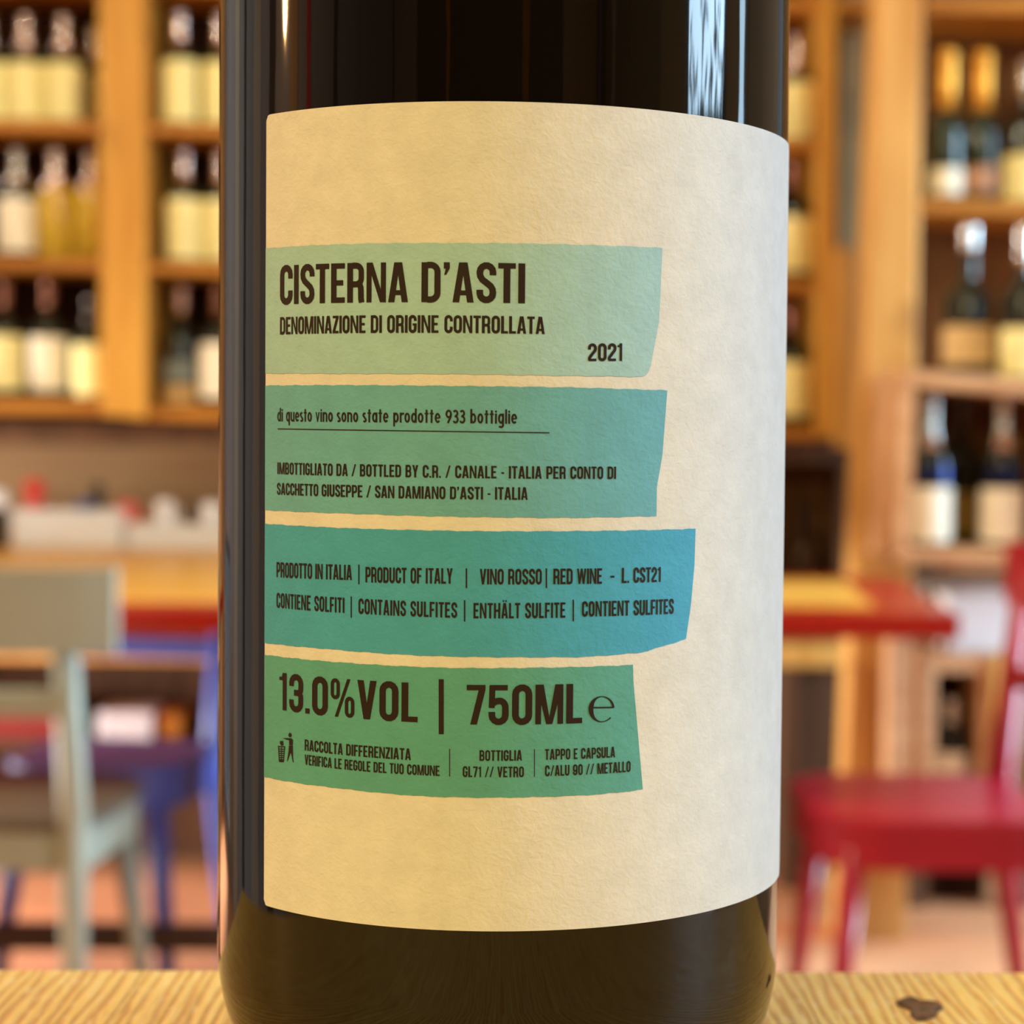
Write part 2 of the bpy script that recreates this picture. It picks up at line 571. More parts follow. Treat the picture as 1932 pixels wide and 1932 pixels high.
# right wall with a glass door, a narrow side light and an added, unseen window
m_ = MB()
holes = [(-0.71, 0.25, 0.05, 2.55), (0.67, 0.88, 0.55, 2.50), (3.05, 4.25, 0.10, 2.20)]
ys = [YF] + [v for h in holes for v in h[:2]] + [YB]
for k in range(0, len(ys), 2):
    m_.box(XR, XR + .1, ys[k], ys[k + 1], 0, HT)
for y0, y1, z0, z1 in holes:
    m_.box(XR, XR + .1, y0, y1, 0, z0)
    m_.box(XR, XR + .1, y0, y1, z1, HT)
tag(m_.build('wall_right', M['grey_wall']), 'grey wall with a glass door', 'wall', kind='structure')
for k, (y0, y1, z0, z1) in enumerate(holes):
    nm = 'door_1' if k == 0 else 'window_%d' % k
    f = MB()
    t = 0.035 if k != 1 else 0.01
    f.box(XR + .02, XR + .06, y0, y0 + t, z0, z1); f.box(XR + .02, XR + .06, y1 - t, y1, z0, z1)
    f.box(XR + .02, XR + .06, y0 + t, y1 - t, z0, z0 + t); f.box(XR + .02, XR + .06, y0 + t, y1 - t, z1 - t, z1)
    if k != 1:
        zc = 1.30
        f.box(XR + .02, XR + .06, y0 + t, y1 - t, zc, zc + .05)
    fo = tag(f.build(nm, M['window_frame']), 'glazed opening in the right wall', 'door' if k == 0 else 'window', kind='structure')
    g = MB(); g.box(XR + .035, XR + .04, y0 + t, y1 - t, z0 + t, z1 - t)
    g.build('pane', M['pane'], fo)

# leaves of a hedge just outside the glass door (seen only as a reflection in the bottle)
m_ = MB()
rnd = random.Random(3)
for k in range(190):
    z = 1.34 + 0.36 * rnd.random() ** 2.2
    y = rnd.uniform(-.74, .27)
    x = rnd.uniform(2.708, 2.725)
    a = rnd.uniform(0, PI)
    l, w = rnd.uniform(.03, .07), rnd.uniform(.012, .022)
    ca, sa = math.cos(a), math.sin(a)
    m_.quad((x, y - ca * l, z - sa * l), (x + .006, y + sa * w, z - ca * w), (x, y + ca * l, z + sa * l), (x + .004, y - sa * w, z + ca * w))
tag(m_.build('hedge', mat('hedge_leaf', lin((60, 84, 40)), 0.6, vary=0.3, scale=12)), 'green hedge leaves outside the glass door', 'hedge', kind='stuff')

# ------------------------------------------------------------------ counter
ZC = HC - 0.0885


def on_plane(px, py, z):
    r = ray(px, py)
    return EYE + r * ((z - HC) / r.z)


eL, eR = on_plane(-700, 1825, ZC), on_plane(2632, 1834, ZC)
yl, yr, x0, x1 = eL.y, eR.y, eL.x, eR.x
ct = thing('bar_counter', (0, 0, 0), 'rough sawn pine counter that the wine bottle stands on', 'counter')
m_ = MB()
m_.hexa([(x0, -0.75, ZC - .045), (x1, -0.75, ZC - .045), (x1, yr, ZC - .045), (x0, yl, ZC - .045),
         (x0, -0.75, ZC), (x1, -0.75, ZC), (x1, yr, ZC), (x0, yl, ZC)])
m_.build('worktop', M['counter'], ct, bevel=0.0012)
m_ = MB(); m_.box(x0 + .02, x1 - .02, -0.70, -0.66, 0, ZC - .045)
m_.build('front_panel', M['counter_end'], ct)
for xx in (x0 + .02, x1 - .06):
    m_ = MB(); m_.box(xx, xx + .04, -0.66, -0.2, 0, ZC - .045)
    m_.build('side_panel', M['counter_end'], ct)
# chipped knot in the plank, right of the bottle
kp = on_plane(1736, 1904, ZC)
m_ = MB()
ring = []
for k in range(18):
    a = 2 * PI * k / 18
    rr = 1 + 0.25 * math.sin(3 * a + 1) + 0.15 * math.sin(5 * a)
    ring.append((kp.x + .0030 * rr * math.cos(a), kp.y + .0060 * rr * math.sin(a)))
for k in range(18):
    (ax, ay), (bx, by) = ring[k], ring[(k + 1) % 18]
    def inn(x, y, s, z): return (kp.x + (x - kp.x) * s, kp.y + (y - kp.y) * s, z)
    m_.quad((ax, ay, ZC + .00005), (bx, by, ZC + .00005), inn(bx, by, .82, ZC + .0006), inn(ax, ay, .82, ZC + .0006))
    m_.quad(inn(ax, ay, .82, ZC + .0006), inn(bx, by, .82, ZC + .0006), inn(bx, by, .4, ZC + .0001), inn(ax, ay, .4, ZC + .0001))
    m_.quad(inn(ax, ay, .4, ZC + .0001), inn(bx, by, .4, ZC + .0001), (kp.x, kp.y, ZC + .0003))
kn = m_.build('knot', mat('dark_knot', lin((96, 58, 24)), 0.6, vary=0.5, scale=500, bump=0.6, bump_scale=900), ct)
kn['label'] = 'chipped dark brown knot'

# ------------------------------------------------------------------ the wine bottle
bt = thing('wine_bottle', (0, 0, ZC), 'dark glass wine bottle in sharp focus with a big white back label on the counter', 'bottle')
prof = []
h0, a0 = 0.0206, 0.013
for k in range(15):
    t = k / 14 * PI / 2
    prof.append((R - a0 * (1 - math.sin(t)), h0 * (1 - math.cos(t))))
prof += [(R, 0.05), (R, 0.10), (R, 0.15), (R, 0.187)]
for k in range(1, 13):
    t = k / 12
    s = t * t * (3 - 2 * t)
    prof.append((R + (0.0145 - R) * s, 0.187 + 0.040 * t))
prof += [(0.0142, 0.25), (0.0140, 0.286), (0.0152, 0.288), (0.0152, 0.296), (0.0140, 0.298)]
m_ = MB(); m_.lathe(prof, 192, (0, 0, ZC))
m_.build('glass_body', M['glass'], bt, smooth=True)
m_ = MB(); m_.lathe([(0.0147, 0.232), (0.0147, 0.25), (0.0145, 0.285), (0.0157, 0.287), (0.0157, 0.2985), (0.0145, 0.3)], 64, (0, 0, ZC))
m_.build('capsule', M['capsule'], bt, smooth=True)


def uv(px, py):
    """angle and height at which the line of sight meets the glass"""
    d = ray(px, py)
    a = d.x ** 2 + d.y ** 2
    b = -2 * DIST * d.y
    c = DIST ** 2 - R * R
    disc = max(b * b - 4 * a * c, 0)
    t = (-b - math.sqrt(disc)) / (2 * a)
    p = EYE + d * t
    return math.atan2(p.x, -p.y), p.z


def wrap(th, z, r):
    return Vector((r * math.sin(th), -r * math.cos(th), z))


def interp(pts, x):
    if x <= pts[0][0]:
        (x0_, y0_), (x1_, y1_) = pts[0], pts[1]
    elif x >= pts[-1][0]:
        (x0_, y0_), (x1_, y1_) = pts[-2], pts[-1]
    else:
        for k in range(len(pts) - 1):
            if pts[k][0] <= x <= pts[k + 1][0]:
                (x0_, y0_), (x1_, y1_) = pts[k], pts[k + 1]
                break
    return y0_ + (y1_ - y0_) * (x - x0_) / (x1_ - x0_)


RL, RB, RT_ = R + .00016, R + .00021, R + .00027
topc = [uv(*p) for p in ((509, 215), (622, 201.9), (891, 193.8), (1157, 202.8), (1381, 229.4), (1450, 247))]
botc = [uv(*p) for p in ((505, 1708), (680, 1743), (959, 1756.5), (1167, 1745.4), (1354, 1713.4), (1440, 1680))]


def fit(pts):
    n = len(pts); sx = sum(p[0] for p in pts); sy = sum(p[1] for p in pts)
    sxx = sum(p[0] ** 2 for p in pts); sxy = sum(p[0] * p[1] for p in pts)
    k = (n * sxy - sx * sy) / (n * sxx - sx * sx)
    return lambda t: (sy - k * sx) / n + k * t


zt, zb = fit(topc), fit(botc)
thL_t, thL_b = uv(504.5, 300)[0], uv(500, 1690)[0]
thR = math.radians(80.0)
ROWS = 40
m_ = MB()
cols = 260
cr_ = 0.0007
idx = {}
for i in range(cols + 1):
    s = i / cols
    for j in range(ROWS + 1):
        t = j / ROWS
        thl = thL_b + (thL_t - thL_b) * t
        th = thl + (thR - thl) * s
        eu = min((th - thl), (thR - th)) * R
        rad = cr_ if th < 0.5 else 0.0016
        ins = rad - math.sqrt(max(rad ** 2 - (rad - eu) ** 2, 0)) if eu < rad else 0.0
        z0_, z1_ = zb(th) + ins, zt(th) - ins
        idx[i, j] = len(m_.v)
        m_.v.append(wrap(th, z0_ + (z1_ - z0_) * t, RL))
for i in range(cols):
    for j in range(ROWS):
        m_.f.append((idx[i, j], idx[i + 1, j], idx[i + 1, j + 1], idx[i, j + 1]))
rim = [idx[i, 0] for i in range(cols + 1)] + [idx[cols, j] for j in range(1, ROWS + 1)] + [idx[i, ROWS] for i in range(cols - 1, -1, -1)] + [idx[0, j] for j in range(ROWS - 1, 0, -1)]
inner, outer = [], []
for k in rim:
    v = m_.v[k]
    outer.append(len(m_.v)); m_.v.append(v.copy())
    q = R / RL
    inner.append(len(m_.v)); m_.v.append(Vector((v.x * q, v.y * q, v.z)))
for k in range(len(rim)):
    k2 = (k + 1) % len(rim)
    m_.f.append((outer[k2], outer[k], inner[k], inner[k2]))
label_o = m_.build('paper_label', M['paper'], bt, smooth=True)
label_o['label'] = 'cream paper back label with four torn-edged colour bands'

BANDS = [
    ([(504.5, 469), (655.6, 460.7), (862.7, 459), (1069.7, 461.5), (1247.8, 468.2)],
     [(503.7, 705), (655.6, 705.4), (862.7, 706), (1070, 709), (1208.5, 711)],
     [(1247.8, 468.2), (1241.6, 605.6), (1229, 672), (1226, 690), (1221, 702), (1215, 708.5), (1208.5, 711)]),
    ([(503, 727.5), (656, 726.6), (863, 728.3), (1070, 730.8), (1257, 736.6)],
     [(503, 962.2), (655.6, 968.5), (862.7, 974.7), (1070, 976.7), (1236.6, 973.4)],
     [(1257, 736.6), (1248, 856.6), (1237.5, 918.8), (1236.6, 973.4)]),
    ([(501.7, 987.8), (664, 996.5), (881, 1001.7), (1098.7, 1001.7), (1310, 997.4)],
     [(501.7, 1212.6), (620, 1224), (794, 1236.5), (990, 1239.6), (1098.7, 1239), (1207, 1231), (1292, 1205)],
     [(1310, 997.4), (1308, 1067), (1301, 1145), (1292, 1205)]),
    ([(501.6, 1234.7), (645, 1249.4), (839.4, 1259.5), (994.7, 1259.5), (1192.6, 1254)],
     [(501.6, 1465.6), (645, 1487), (800.6, 1501.8), (955.8, 1504), (1130.5, 1497.9), (1211, 1489)],
     [(1192.6, 1254), (1193.4, 1284), (1202, 1385), (1211, 1489)]),
]
BL = ['pale aqua printed band', 'grey teal printed band', 'blue teal printed band', 'green printed band']
for bi, (tp, bp_, rp) in enumerate(BANDS):
    T, B, E_ = [uv(*p) for p in tp], [uv(*p) for p in bp_], [uv(*p) for p in rp]
    zr0, zr1 = E_[-1][1], E_[0][1]
    Et = sorted(((z - zr0) / (zr1 - zr0), th) for th, z in E_)
    NI, NJ = 200, 60
    m_ = MB(); ix = {}
    ph = random.random() * 9
    for j in range(NJ + 1):
        t = (j / NJ) ** 1.6
        for i in range(NI + 1):
            thl = thL_b + (thL_t - thL_b) * ((zr0 + (zr1 - zr0) * t) - zb(0)) / (zt(0) - zb(0)) + 0.0003
            th = thl + (interp(Et, t) - thl) * i / NI
            w1 = 0.00003 * (math.sin(th * 61 + ph) + .7 * math.sin(th * 143 + 2 * ph) + .5 * math.sin(th * 297))
            w2 = 0.00003 * (math.sin(th * 53 + 3 * ph) + .7 * math.sin(th * 127 + ph) + .5 * math.sin(th * 311))
            zz0, zz1 = interp(B, th) + w2, interp(T, th) + w1
            ix[i, j] = len(m_.v)
            m_.v.append(wrap(th, zz0 + (zz1 - zz0) * t, RB))
    for j in range(NJ):
        for i in range(NI):
            m_.f.append((ix[i, j], ix[i + 1, j], ix[i + 1, j + 1], ix[i, j + 1]))
    m_.build('colour_band', M['bands'][bi], label_o, smooth=True)['label'] = BL[bi]


# ---- lettering: condensed capitals drawn as strokes, cap height 1
def stroke(pts, w, closed=False):
    P = []
    n = len(pts)
    for k in range(n if closed else n - 1):
        a, b = pts[k], pts[(k + 1) % n]
        L_ = math.hypot(b[0] - a[0], b[1] - a[1])
        if L_ < 1e-6:
            continue
        m = max(1, int(L_ / 0.3)) if abs(b[0] - a[0]) > 0.25 else 1
        for q in range(m):
            P.append((a[0] + (b[0] - a[0]) * q / m, a[1] + (b[1] - a[1]) * q / m))
    if not closed:
        P.append(pts[-1])
    n = len(P)
    Lf, Rt = [], []
    for k in range(n):
        pa = P[k - 1] if (k > 0 or closed) else None
        pb = P[(k + 1) % n] if (k < n - 1 or closed) else None
        ds = []
        for u, v in ((pa, P[k]), (P[k], pb)):
            if u is None or v is None:
                continue
            L_ = math.hypot(v[0] - u[0], v[1] - u[1])
            ds.append(((v[0] - u[0]) / L_, (v[1] - u[1]) / L_))
        if len(ds) == 1:
            nx, ny = -ds[0][1], ds[0][0]
        else:
            nx, ny = -(ds[0][1] + ds[1][1]), ds[0][0] + ds[1][0]
            L_ = math.hypot(nx, ny) or 1
            nx, ny = nx / L_, ny / L_
            c = nx * -ds[0][1] + ny * ds[0][0]
            c = max(c, 0.45)
            nx, ny = nx / c, ny / c
        Lf.append((P[k][0] + nx * w / 2, P[k][1] + ny * w / 2))
        Rt.append((P[k][0] - nx * w / 2, P[k][1] - ny * w / 2))
    out = []
    for k in range(n if closed else n - 1):
        k2 = (k + 1) % n
        out.append([Rt[k], Rt[k2], Lf[k2], Lf[k]])
    return out


def arc(cx, cy, rx, ry, a0, a1, n=7):
    return [(cx + rx * math.cos(math.radians(a0 + (a1 - a0) * k / n)), cy + ry * math.sin(math.radians(a0 + (a1 - a0) * k / n))) for k in range(n + 1)]


SW = 0.168


def glyph(ch):
    """polygons and advance of one condensed capital, figure or sign"""
    w, h = SW, SW / 2
    t = 0.135                                  # thickness of horizontals
    W = 0.49
    g = []
    x0, x1 = h, W - h
    xm, rx = W / 2, W / 2 - h
    ry = rx * 1.05
    yb, ytp = t / 2, 1 - t / 2

    def stem(x, a=0, b=1, ww=w): return stroke([(x, a), (x, b)], ww)
    def barh(a, b, y, tt=t): return stroke([(a, y), (b, y)], tt)
    ring = lambda lo, hi: arc(xm, hi - ry, rx, ry, 0, 180) + arc(xm, lo + ry, rx, ry, 180, 360)
    if ch in 'O0':
        return stroke(ring(yb, ytp), w * .97, True), W
    if ch == 'C':
        return stroke([(x1, .66)] + arc(xm, ytp - ry, rx, ry, 0, 180) + arc(xm, yb + ry, rx, ry, 180, 360) + [(x1, .35)], w), W - .01
    if ch == 'G':
        return stroke([(x1, .68)] + arc(xm, ytp - ry, rx, ry, 0, 180) + arc(xm, yb + ry, rx, ry, 180, 360) + [(x1, .535)], w) + barh(xm, W, .475, .12), W
    if ch == 'U':
        return stroke([(x0, 1)] + arc(xm, yb + ry, rx, ry, 180, 360) + [(x1, 1)], w), W
    if ch == 'S':
        sp = [(x0, .74), (x0 + .012, .66), (x0 + .06, .58), (xm, .5), (x1 - .06, .42), (x1 - .012, .34), (x1, .26)]
        return stroke([(x1, .69)] + arc(xm, ytp - ry, rx, ry, 0, 180) + sp + arc(xm, yb + ry, rx, ry, 0, -180) + [(x0, .32)], w * .97), W - .02
    if ch == 'I':
        return stem(h), w
    if ch == 'T':
        return stem(.215) + barh(0, .43, 1 - t / 2), .43
    if ch == 'L':
        return stem(h) + barh(w - .02, .40, t / 2), .40
    if ch == 'E':
        return stem(h) + barh(w - .02, .42, t / 2) + barh(w - .02, .42, 1 - t / 2) + barh(w - .02, .37, .505, .13), .43
    if ch == 'F':
        return stem(h) + barh(w - .02, .41, 1 - t / 2) + barh(w - .02, .36, .48, .13), .41
    if ch == 'H':
        return stem(h) + stem(.52 - h) + barh(w - .02, .52 - w + .02, .5, .14), .52
    if ch == 'D':
        r = .17
        return stem(h) + stroke([(w - .02, yb)] + [(x1 - r * .9, yb)] + arc(x1 - r, yb + r, r, r, -80, 0) + arc(x1 - r, ytp - r, r, r, 0, 80) + [(x1 - r * .9, ytp), (w - .02, ytp)], w * .93), W
    if ch in 'PR':
        r = .15
        lo = .42 if ch == 'P' else .46
        s = stem(h) + stroke([(w - .02, lo), (x1 - r, lo)] + arc(x1 - r, lo + r, r, r, -70, 0) + arc(x1 - r, ytp - r, r, r, 0, 70) + [(x1 - r, ytp), (w - .02, ytp)], w * .9)
        if ch == 'R':
            s += stroke([(x1 - .05, lo + .01), (x1 - .015, .38), (x1 - .008, .3), (x1 - .004, .1), (x1 + .012, 0)], w * .97)
            return s, W + .005
        return s, W - .01
    if ch == 'B':
        r = .14
        s = stem(h)
        for lo, hi, xe in ((yb, .5, x1), (.5, ytp, x1 - .015)):
            rr = min(r, (hi - lo) / 2)
            s += stroke([(w - .02, lo), (xe - rr, lo)] + arc(xe - rr, lo + rr, rr, rr, -70, 0) + arc(xe - rr, hi - rr, rr, rr, 0, 70) + [(xe - rr, hi), (w - .02, hi)], w * .88)
        return s, W
    if ch in 'AÄ':
        W = .525
        c = W / 2
        s = [[(0, 0), (w * .98, 0), (c + .045, 1), (c - .105, 1)], [(W - w * .98, 0), (W, 0), (c + .105, 1), (c - .045, 1)],
             [(.12, .18), (W - .12, .18), (W - .14, .30), (.14, .30)]]
        if ch == 'Ä':
            s += barh(.10, .22, 1.13, .11) + barh(W - .22, W - .10, 1.13, .11)
        return s, W
    if ch == 'V':
        W = .51
        c = W / 2
        return [[(c - .085, 0), (c + .06, 0), (w, 1), (0, 1)], [(c - .06, 0), (c + .085, 0), (W, 1), (W - w, 1)]], W
    if ch == 'W':
        W = .74
        q = .205
        s = []
        for a, b in ((0, q), (W / 2, q), (W / 2, W - q), (W, W - q)):
            a2 = min(max(a, .07), W - .07)
            s.append([(b - .07, 0), (b + .07, 0), (a2 + .07, 1), (a2 - .07, 1)])
        return s, W
    if ch == 'Y':
        W = .49
        c = W / 2
        return stem(c, 0, .42) + [[(c - .0775, .38), (c + .05, .42), (w, 1), (0, 1)], [(c - .05, .42), (c + .0775, .38), (W, 1), (W - w, 1)]], W
    if ch == 'M':
        W = .68
        c = W / 2
        return stem(.07, 0, 1, .14) + stem(W - .07, 0, 1, .14) + [[(c - .075, 0), (c + .03, 0), (.2, 1), (.02, 1)], [(c - .03, 0), (c + .075, 0), (W - .02, 1), (W - .2, 1)]], W
    if ch == 'N':
        W = .535
        return stem(.07, 0, 1, .14) + stem(W - .07, 0, 1, .14) + [[(W - .16, 0), (W - .03, 0), (.17, 1), (.03, 1)]], W
    if ch == 'Z':
        W = .43
        return barh(0, W, t / 2) + barh(.01, W, 1 - t / 2) + [[(0, .1), (w + .01, .1), (W, .9), (W - w - .01, .9)]], W
    if ch == '1':
        return stem(.20, 0, 1, .145) + [[(0, .80), (.14, .80), (.14, .90), (0, .88)], [(.0, .80), (.135, .80), (.135, .90), (.0, .885)], [(.09, .86), (.14, .86), (.14, 1), (.125, 1)]], .29
    if ch == '2':
        return stroke([(x0, .66)] + [(x0, .74)] + arc(xm, ytp - ry, rx, ry, 180, 0) + [(x1, .70), (x1 - .02, .6), (x0 + .05, .26), (x0, .17), (x0, .06)], w * .95) + barh(x0 - .05, W - .02, t / 2), W - .01
    if ch == '3':
        return stroke([(x0, .68)] + arc(xm, ytp - ry, rx, ry, 180, 0) + arc(x1 - .11, .62, .11, .11, 0, -90, 5) + [(xm - .07, .51)], w * .95) + \
            stroke([(x0, .32)] + arc(xm, yb + ry, rx, ry, 180, 360) + arc(x1 - .11, .40, .11, .11, 0, 90, 5) + [(xm - .07, .51)], w * .95), W
    if ch == '5':
        return barh(.03, W - .03, 1 - t / 2) + stroke([(x0 + .01, .98), (x0 - .005, .42)], w * .85) + \
            stroke([(x0 + .02, .52), (x0 + .06, .575), (xm, .60)] + arc(xm + .02, .43, rx - .02, .17, 90, 0) + arc(xm, yb + ry, rx, ry, 0, -180) + [(x0, .32)], w * .95), W
    if ch == '7':
        return barh(0, .45, 1 - t / 2) + [[(.09, 0), (.25, 0), (.45, .88), (.45, 1), (.29, .88)]], .45
    if ch == '9':
        return stroke(arc(xm, ytp - ry, rx, ry, 0, 180) + arc(xm, .50, rx, ry * .62, 180, 340), w * .95) + \
            stroke([(x1, ytp - ry), (x1, .3)] + arc(xm, yb + ry, rx, ry, 0, -180) + [(x0, .30)], w * .95), W
    if ch == '%':
        s = []
        for cx, lo, hi in ((.14, .45, 1), (.55, 0, .55)):
            s += stroke(arc(cx, hi - .15, .085, .10, 0, 180) + arc(cx, lo + .15, .085, .10, 180, 360), .095, True)
        return s + [[(.13, 0), (.22, 0), (.57, 1), (.48, 1)]], .69
    if ch == '.':
        return stroke([(.065, 0), (.065, .135)], .14), .14
    if ch == "'":
        return [[(.01, .84), (.16, .84), (.16, 1), (.01, 1)], [(.02, .68), (.08, .70), (.16, .85), (.06, .85)]], .17
    if ch == '-':
        return barh(0, .22, .44, .12), .22
    if ch == '/':
        return [[(0, 0), (.12, 0), (.40, 1), (.28, 1)]], .40
    if ch == '|':
        return stem(.06, -.25, 1.08, .10), .12
    return [], .22


def low(ch):
    """light condensed geometric lower case; ascender height 1"""
    w = .13
    xh = .70
    bw = .40
    bx, by, cx, cy = bw / 2 - w / 2, xh / 2 - w / 2, bw / 2, xh / 2
    bowl = stroke(arc(cx, cy, bx, by, 0, 360, 20)[:-1], w, True)
    st = lambda x, a, b: stroke([(x, a), (x, b)], w)
    R_ = bw - w / 2
    if ch == 'o': return bowl, bw
    if ch == 'd': return bowl + st(R_, 0, 1), bw
    if ch == 'b': return bowl + st(w / 2, 0, 1), bw
    if ch == 'q': return bowl + st(R_, -.28, xh), bw
    if ch == 'p': return bowl + st(w / 2, -.28, xh), bw
    if ch == 'a': return bowl + st(R_, 0, xh), bw
    if ch == 'g': return bowl + stroke([(R_, xh), (R_, -.10)] + arc(cx, -.12, bx, .12, 0, -150, 8), w), bw
    if ch == 'l': return st(w / 2, 0, 1), w
    if ch == 'i': return st(w / 2, 0, xh) + stroke(arc(w / 2, .84, .035, .04, 0, 360, 8)[:-1], .07, True), w
    if ch == 'u': return st(R_, 0, xh) + stroke([(w / 2, xh)] + arc(cx, .20, bx, .20 - w / 2, 180, 360), w), bw
    if ch == 'n': return st(w / 2, 0, xh) + stroke([(w / 2, xh - .22)] + arc(cx, xh - .20, bx, .20 - w / 2, 180, 0) + [(R_, 0)], w), bw
    if ch == 'r': return st(w / 2, 0, xh) + stroke([(w / 2, xh - .2)] + arc(w / 2 + .17, xh - .17, .15, .17 - w / 2, 180, 60, 6), w), .26
    if ch == 'v': return [[(.14, 0), (.22, 0), (.10, xh), (0, xh)], [(.14, 0), (.22, 0), (.36, xh), (.26, xh)]], .36
    if ch == 't': return st(.14, 0, .92) + stroke([(0, xh - .05), (.28, xh - .05)], .09), .28
    if ch == 'e': return stroke([(w / 2, cy), (bw - w / 2, cy)], .09) + stroke([(R_, cy)] + arc(cx, cy, bx, by, 0, 320, 16), w), bw
    if ch == 's':
        return stroke(arc(.15, .51, .10, .118, 50, 250, 8) + arc(.15, .17, .105, .118, 70, -140, 8), w), .30
    if ch == '9':
        return stroke(arc(.21, .64, .155, .23, 0, 360, 18)[:-1], w, True) + stroke([(.365, .64), (.35, .45), (.16, 0)], w), .42
    if ch == '3':
        return stroke(arc(.18, .69, .13, .18, 150, -90, 10) + [(.14, .51)], w) + stroke([(.14, .51)] + arc(.18, .26, .155, .21, 90, -150, 12), w), .38
    return [], .20


def run(text, gl, gap):
    polys, x = [], 0.0
    for k, ch in enumerate(text):
        p, adv = gl(ch)
        polys += [[(a + x, b) for a, b in q] for q in p]
        x += adv + gap
    return polys, x - gap


def put(name, polys, wid, p0, p1, h0_, h1_, note=None):
    """wrap flat lettering around the label: baseline from picture point p0 to p1, heights h0_, h1_ there"""
    (ta, za), (tb, zb_) = uv(*p0), uv(*p1)
    ha, hb = uv(p0[0], p0[1] - h0_)[1] - za, uv(p1[0], p1[1] - h1_)[1] - zb_
    m = MB()
    for q in polys:
        pts = []
        for x, y in q:
            s = x / wid
            pts.append(wrap(ta + (tb - ta) * s, za + (zb_ - za) * s + y * (ha + (hb - ha) * s), RT_))
        m.quad(*pts)
    bm = bmesh.new()
    o = m.build(name, M['ink'], label_o)
    bm.from_mesh(o.data)
    bmesh.ops.recalc_face_normals(bm, faces=bm.faces)
    for f in bm.faces:
        c = f.calc_center_median()
        if f.normal.dot(Vector((c.x, c.y, 0))) < 0:
            f.normal_flip()
    bm.to_mesh(o.data)
    bm.free()
    if note:
        o['label'] = note
    return o


def caps(text, p0, p1, h0_, h1_, gap=0.075):
    gap -= .012
    polys, wid = run(text, glyph, gap)
    return put('lettering', polys, wid, p0, p1, h0_, h1_)


def rule(p0, p1, p2, p3):
    """a printed rule given by its four picture corners (long sides subdivided)"""
    m = MB()
    A, B, C_, D_ = [uv(*p) for p in (p0, p1, p2, p3)]
    n = 24
    for k in range(n):
        s, s2 = k / n, (k + 1) / n
        l = lambda u, v, q: (u[0] + (v[0] - u[0]) * q, u[1] + (v[1] - u[1]) * q)
        m.quad(*[wrap(*q, RT_) for q in (l(A, B, s), l(A, B, s2), l(D_, C_, s2), l(D_, C_, s))])
    return m.build('printed_rule', M['ink'], label_o)


caps("CISTERNA D'ASTI", (531.4, 574.8), (990, 572.5), 73, 75, .075)
caps("DENOMINAZIONE DI ORIGINE CONTROLLATA", (531.4, 631.3), (1027, 630.5), 32.5, 32.5, .07)
caps("2021", (1107.8, 681.4), (1172.4, 681), 33, 33, .075)
pl, wd_ = run("di questo vino sono state prodotte 933 bottiglie", low, .075)
put('lettering', pl, wd_, (526.4, 795), (975.3, 799.5), 25.5, 27)
rule((527, 810.0), (1036, 817.4), (1036, 815.6), (527, 808.2))
caps("IMBOTTIGLIATO DA / BOTTLED BY C.R. / CANALE - ITALIA PER CONTO DI", (526.4, 894.3), (1160.5, 903.5), 22, 23.2, .085)
caps("SACCHETTO GIUSEPPE / SAN DAMIANO D'ASTI - ITALIA", (525.6, 932.9), (995.2, 942.8), 22, 23.5, .08)
caps("PRODOTTO IN ITALIA", (524.8, 1088.7), (666, 1094), 28.5, 28.5, .075)
rule((677.9, 1102), (680.3, 1102), (680.3, 1065), (677.9, 1065))
caps("PRODUCT OF ITALY", (691.3, 1098.3), (854.4, 1100.9), 29, 29, .075)
rule((879, 1109), (881.8, 1109), (881.8, 1072), (879, 1072))
caps("VINO ROSSO", (905.3, 1102), (1021.4, 1102), 29, 29, .075)
rule((1028.6, 1109), (1031.4, 1109), (1031.4, 1072), (1028.6, 1072))
caps("RED WINE", (1043, 1101.7), (1134.4, 1100.9), 29, 29, .075)
caps("-", (1150, 1100), (1157.5, 1100), 28, 28)
caps("L. CST21", (1171.4, 1099.6), (1244.4, 1097.4), 28.5, 28, .085)
caps("CONTIENE SOLFITI", (524.8, 1146), (652, 1156), 28, 28.5, .10)
rule((663.7, 1165), (665.9, 1165), (665.9, 1125), (663.7, 1125))
caps("CONTAINS SULFITES", (678.3, 1157.4), (862.7, 1165.2), 28.5, 28.7, .10)
rule((875.6, 1172), (878.4, 1172), (878.4, 1132), (875.6, 1132))
caps("ENTHÄLT SULFITE", (893.5, 1166), (1065.7, 1164.8), 28.7, 28.7, .10)
rule((1079.2, 1171.7), (1081.8, 1171.7), (1081.8, 1131), (1079.2, 1131))
caps("CONTIENT SULFITES", (1096.6, 1163), (1268.3, 1157.4), 28.7, 28, .10)
caps("13.0%VOL", (530, 1338.2), (789, 1362), 70, 74, .085)
rule((828.5, 1384.5), (838, 1384.5), (838, 1281), (828.5, 1281))
caps("750ML", (880.5, 1366), (1097, 1363.5), 74.5, 74.3, .085)
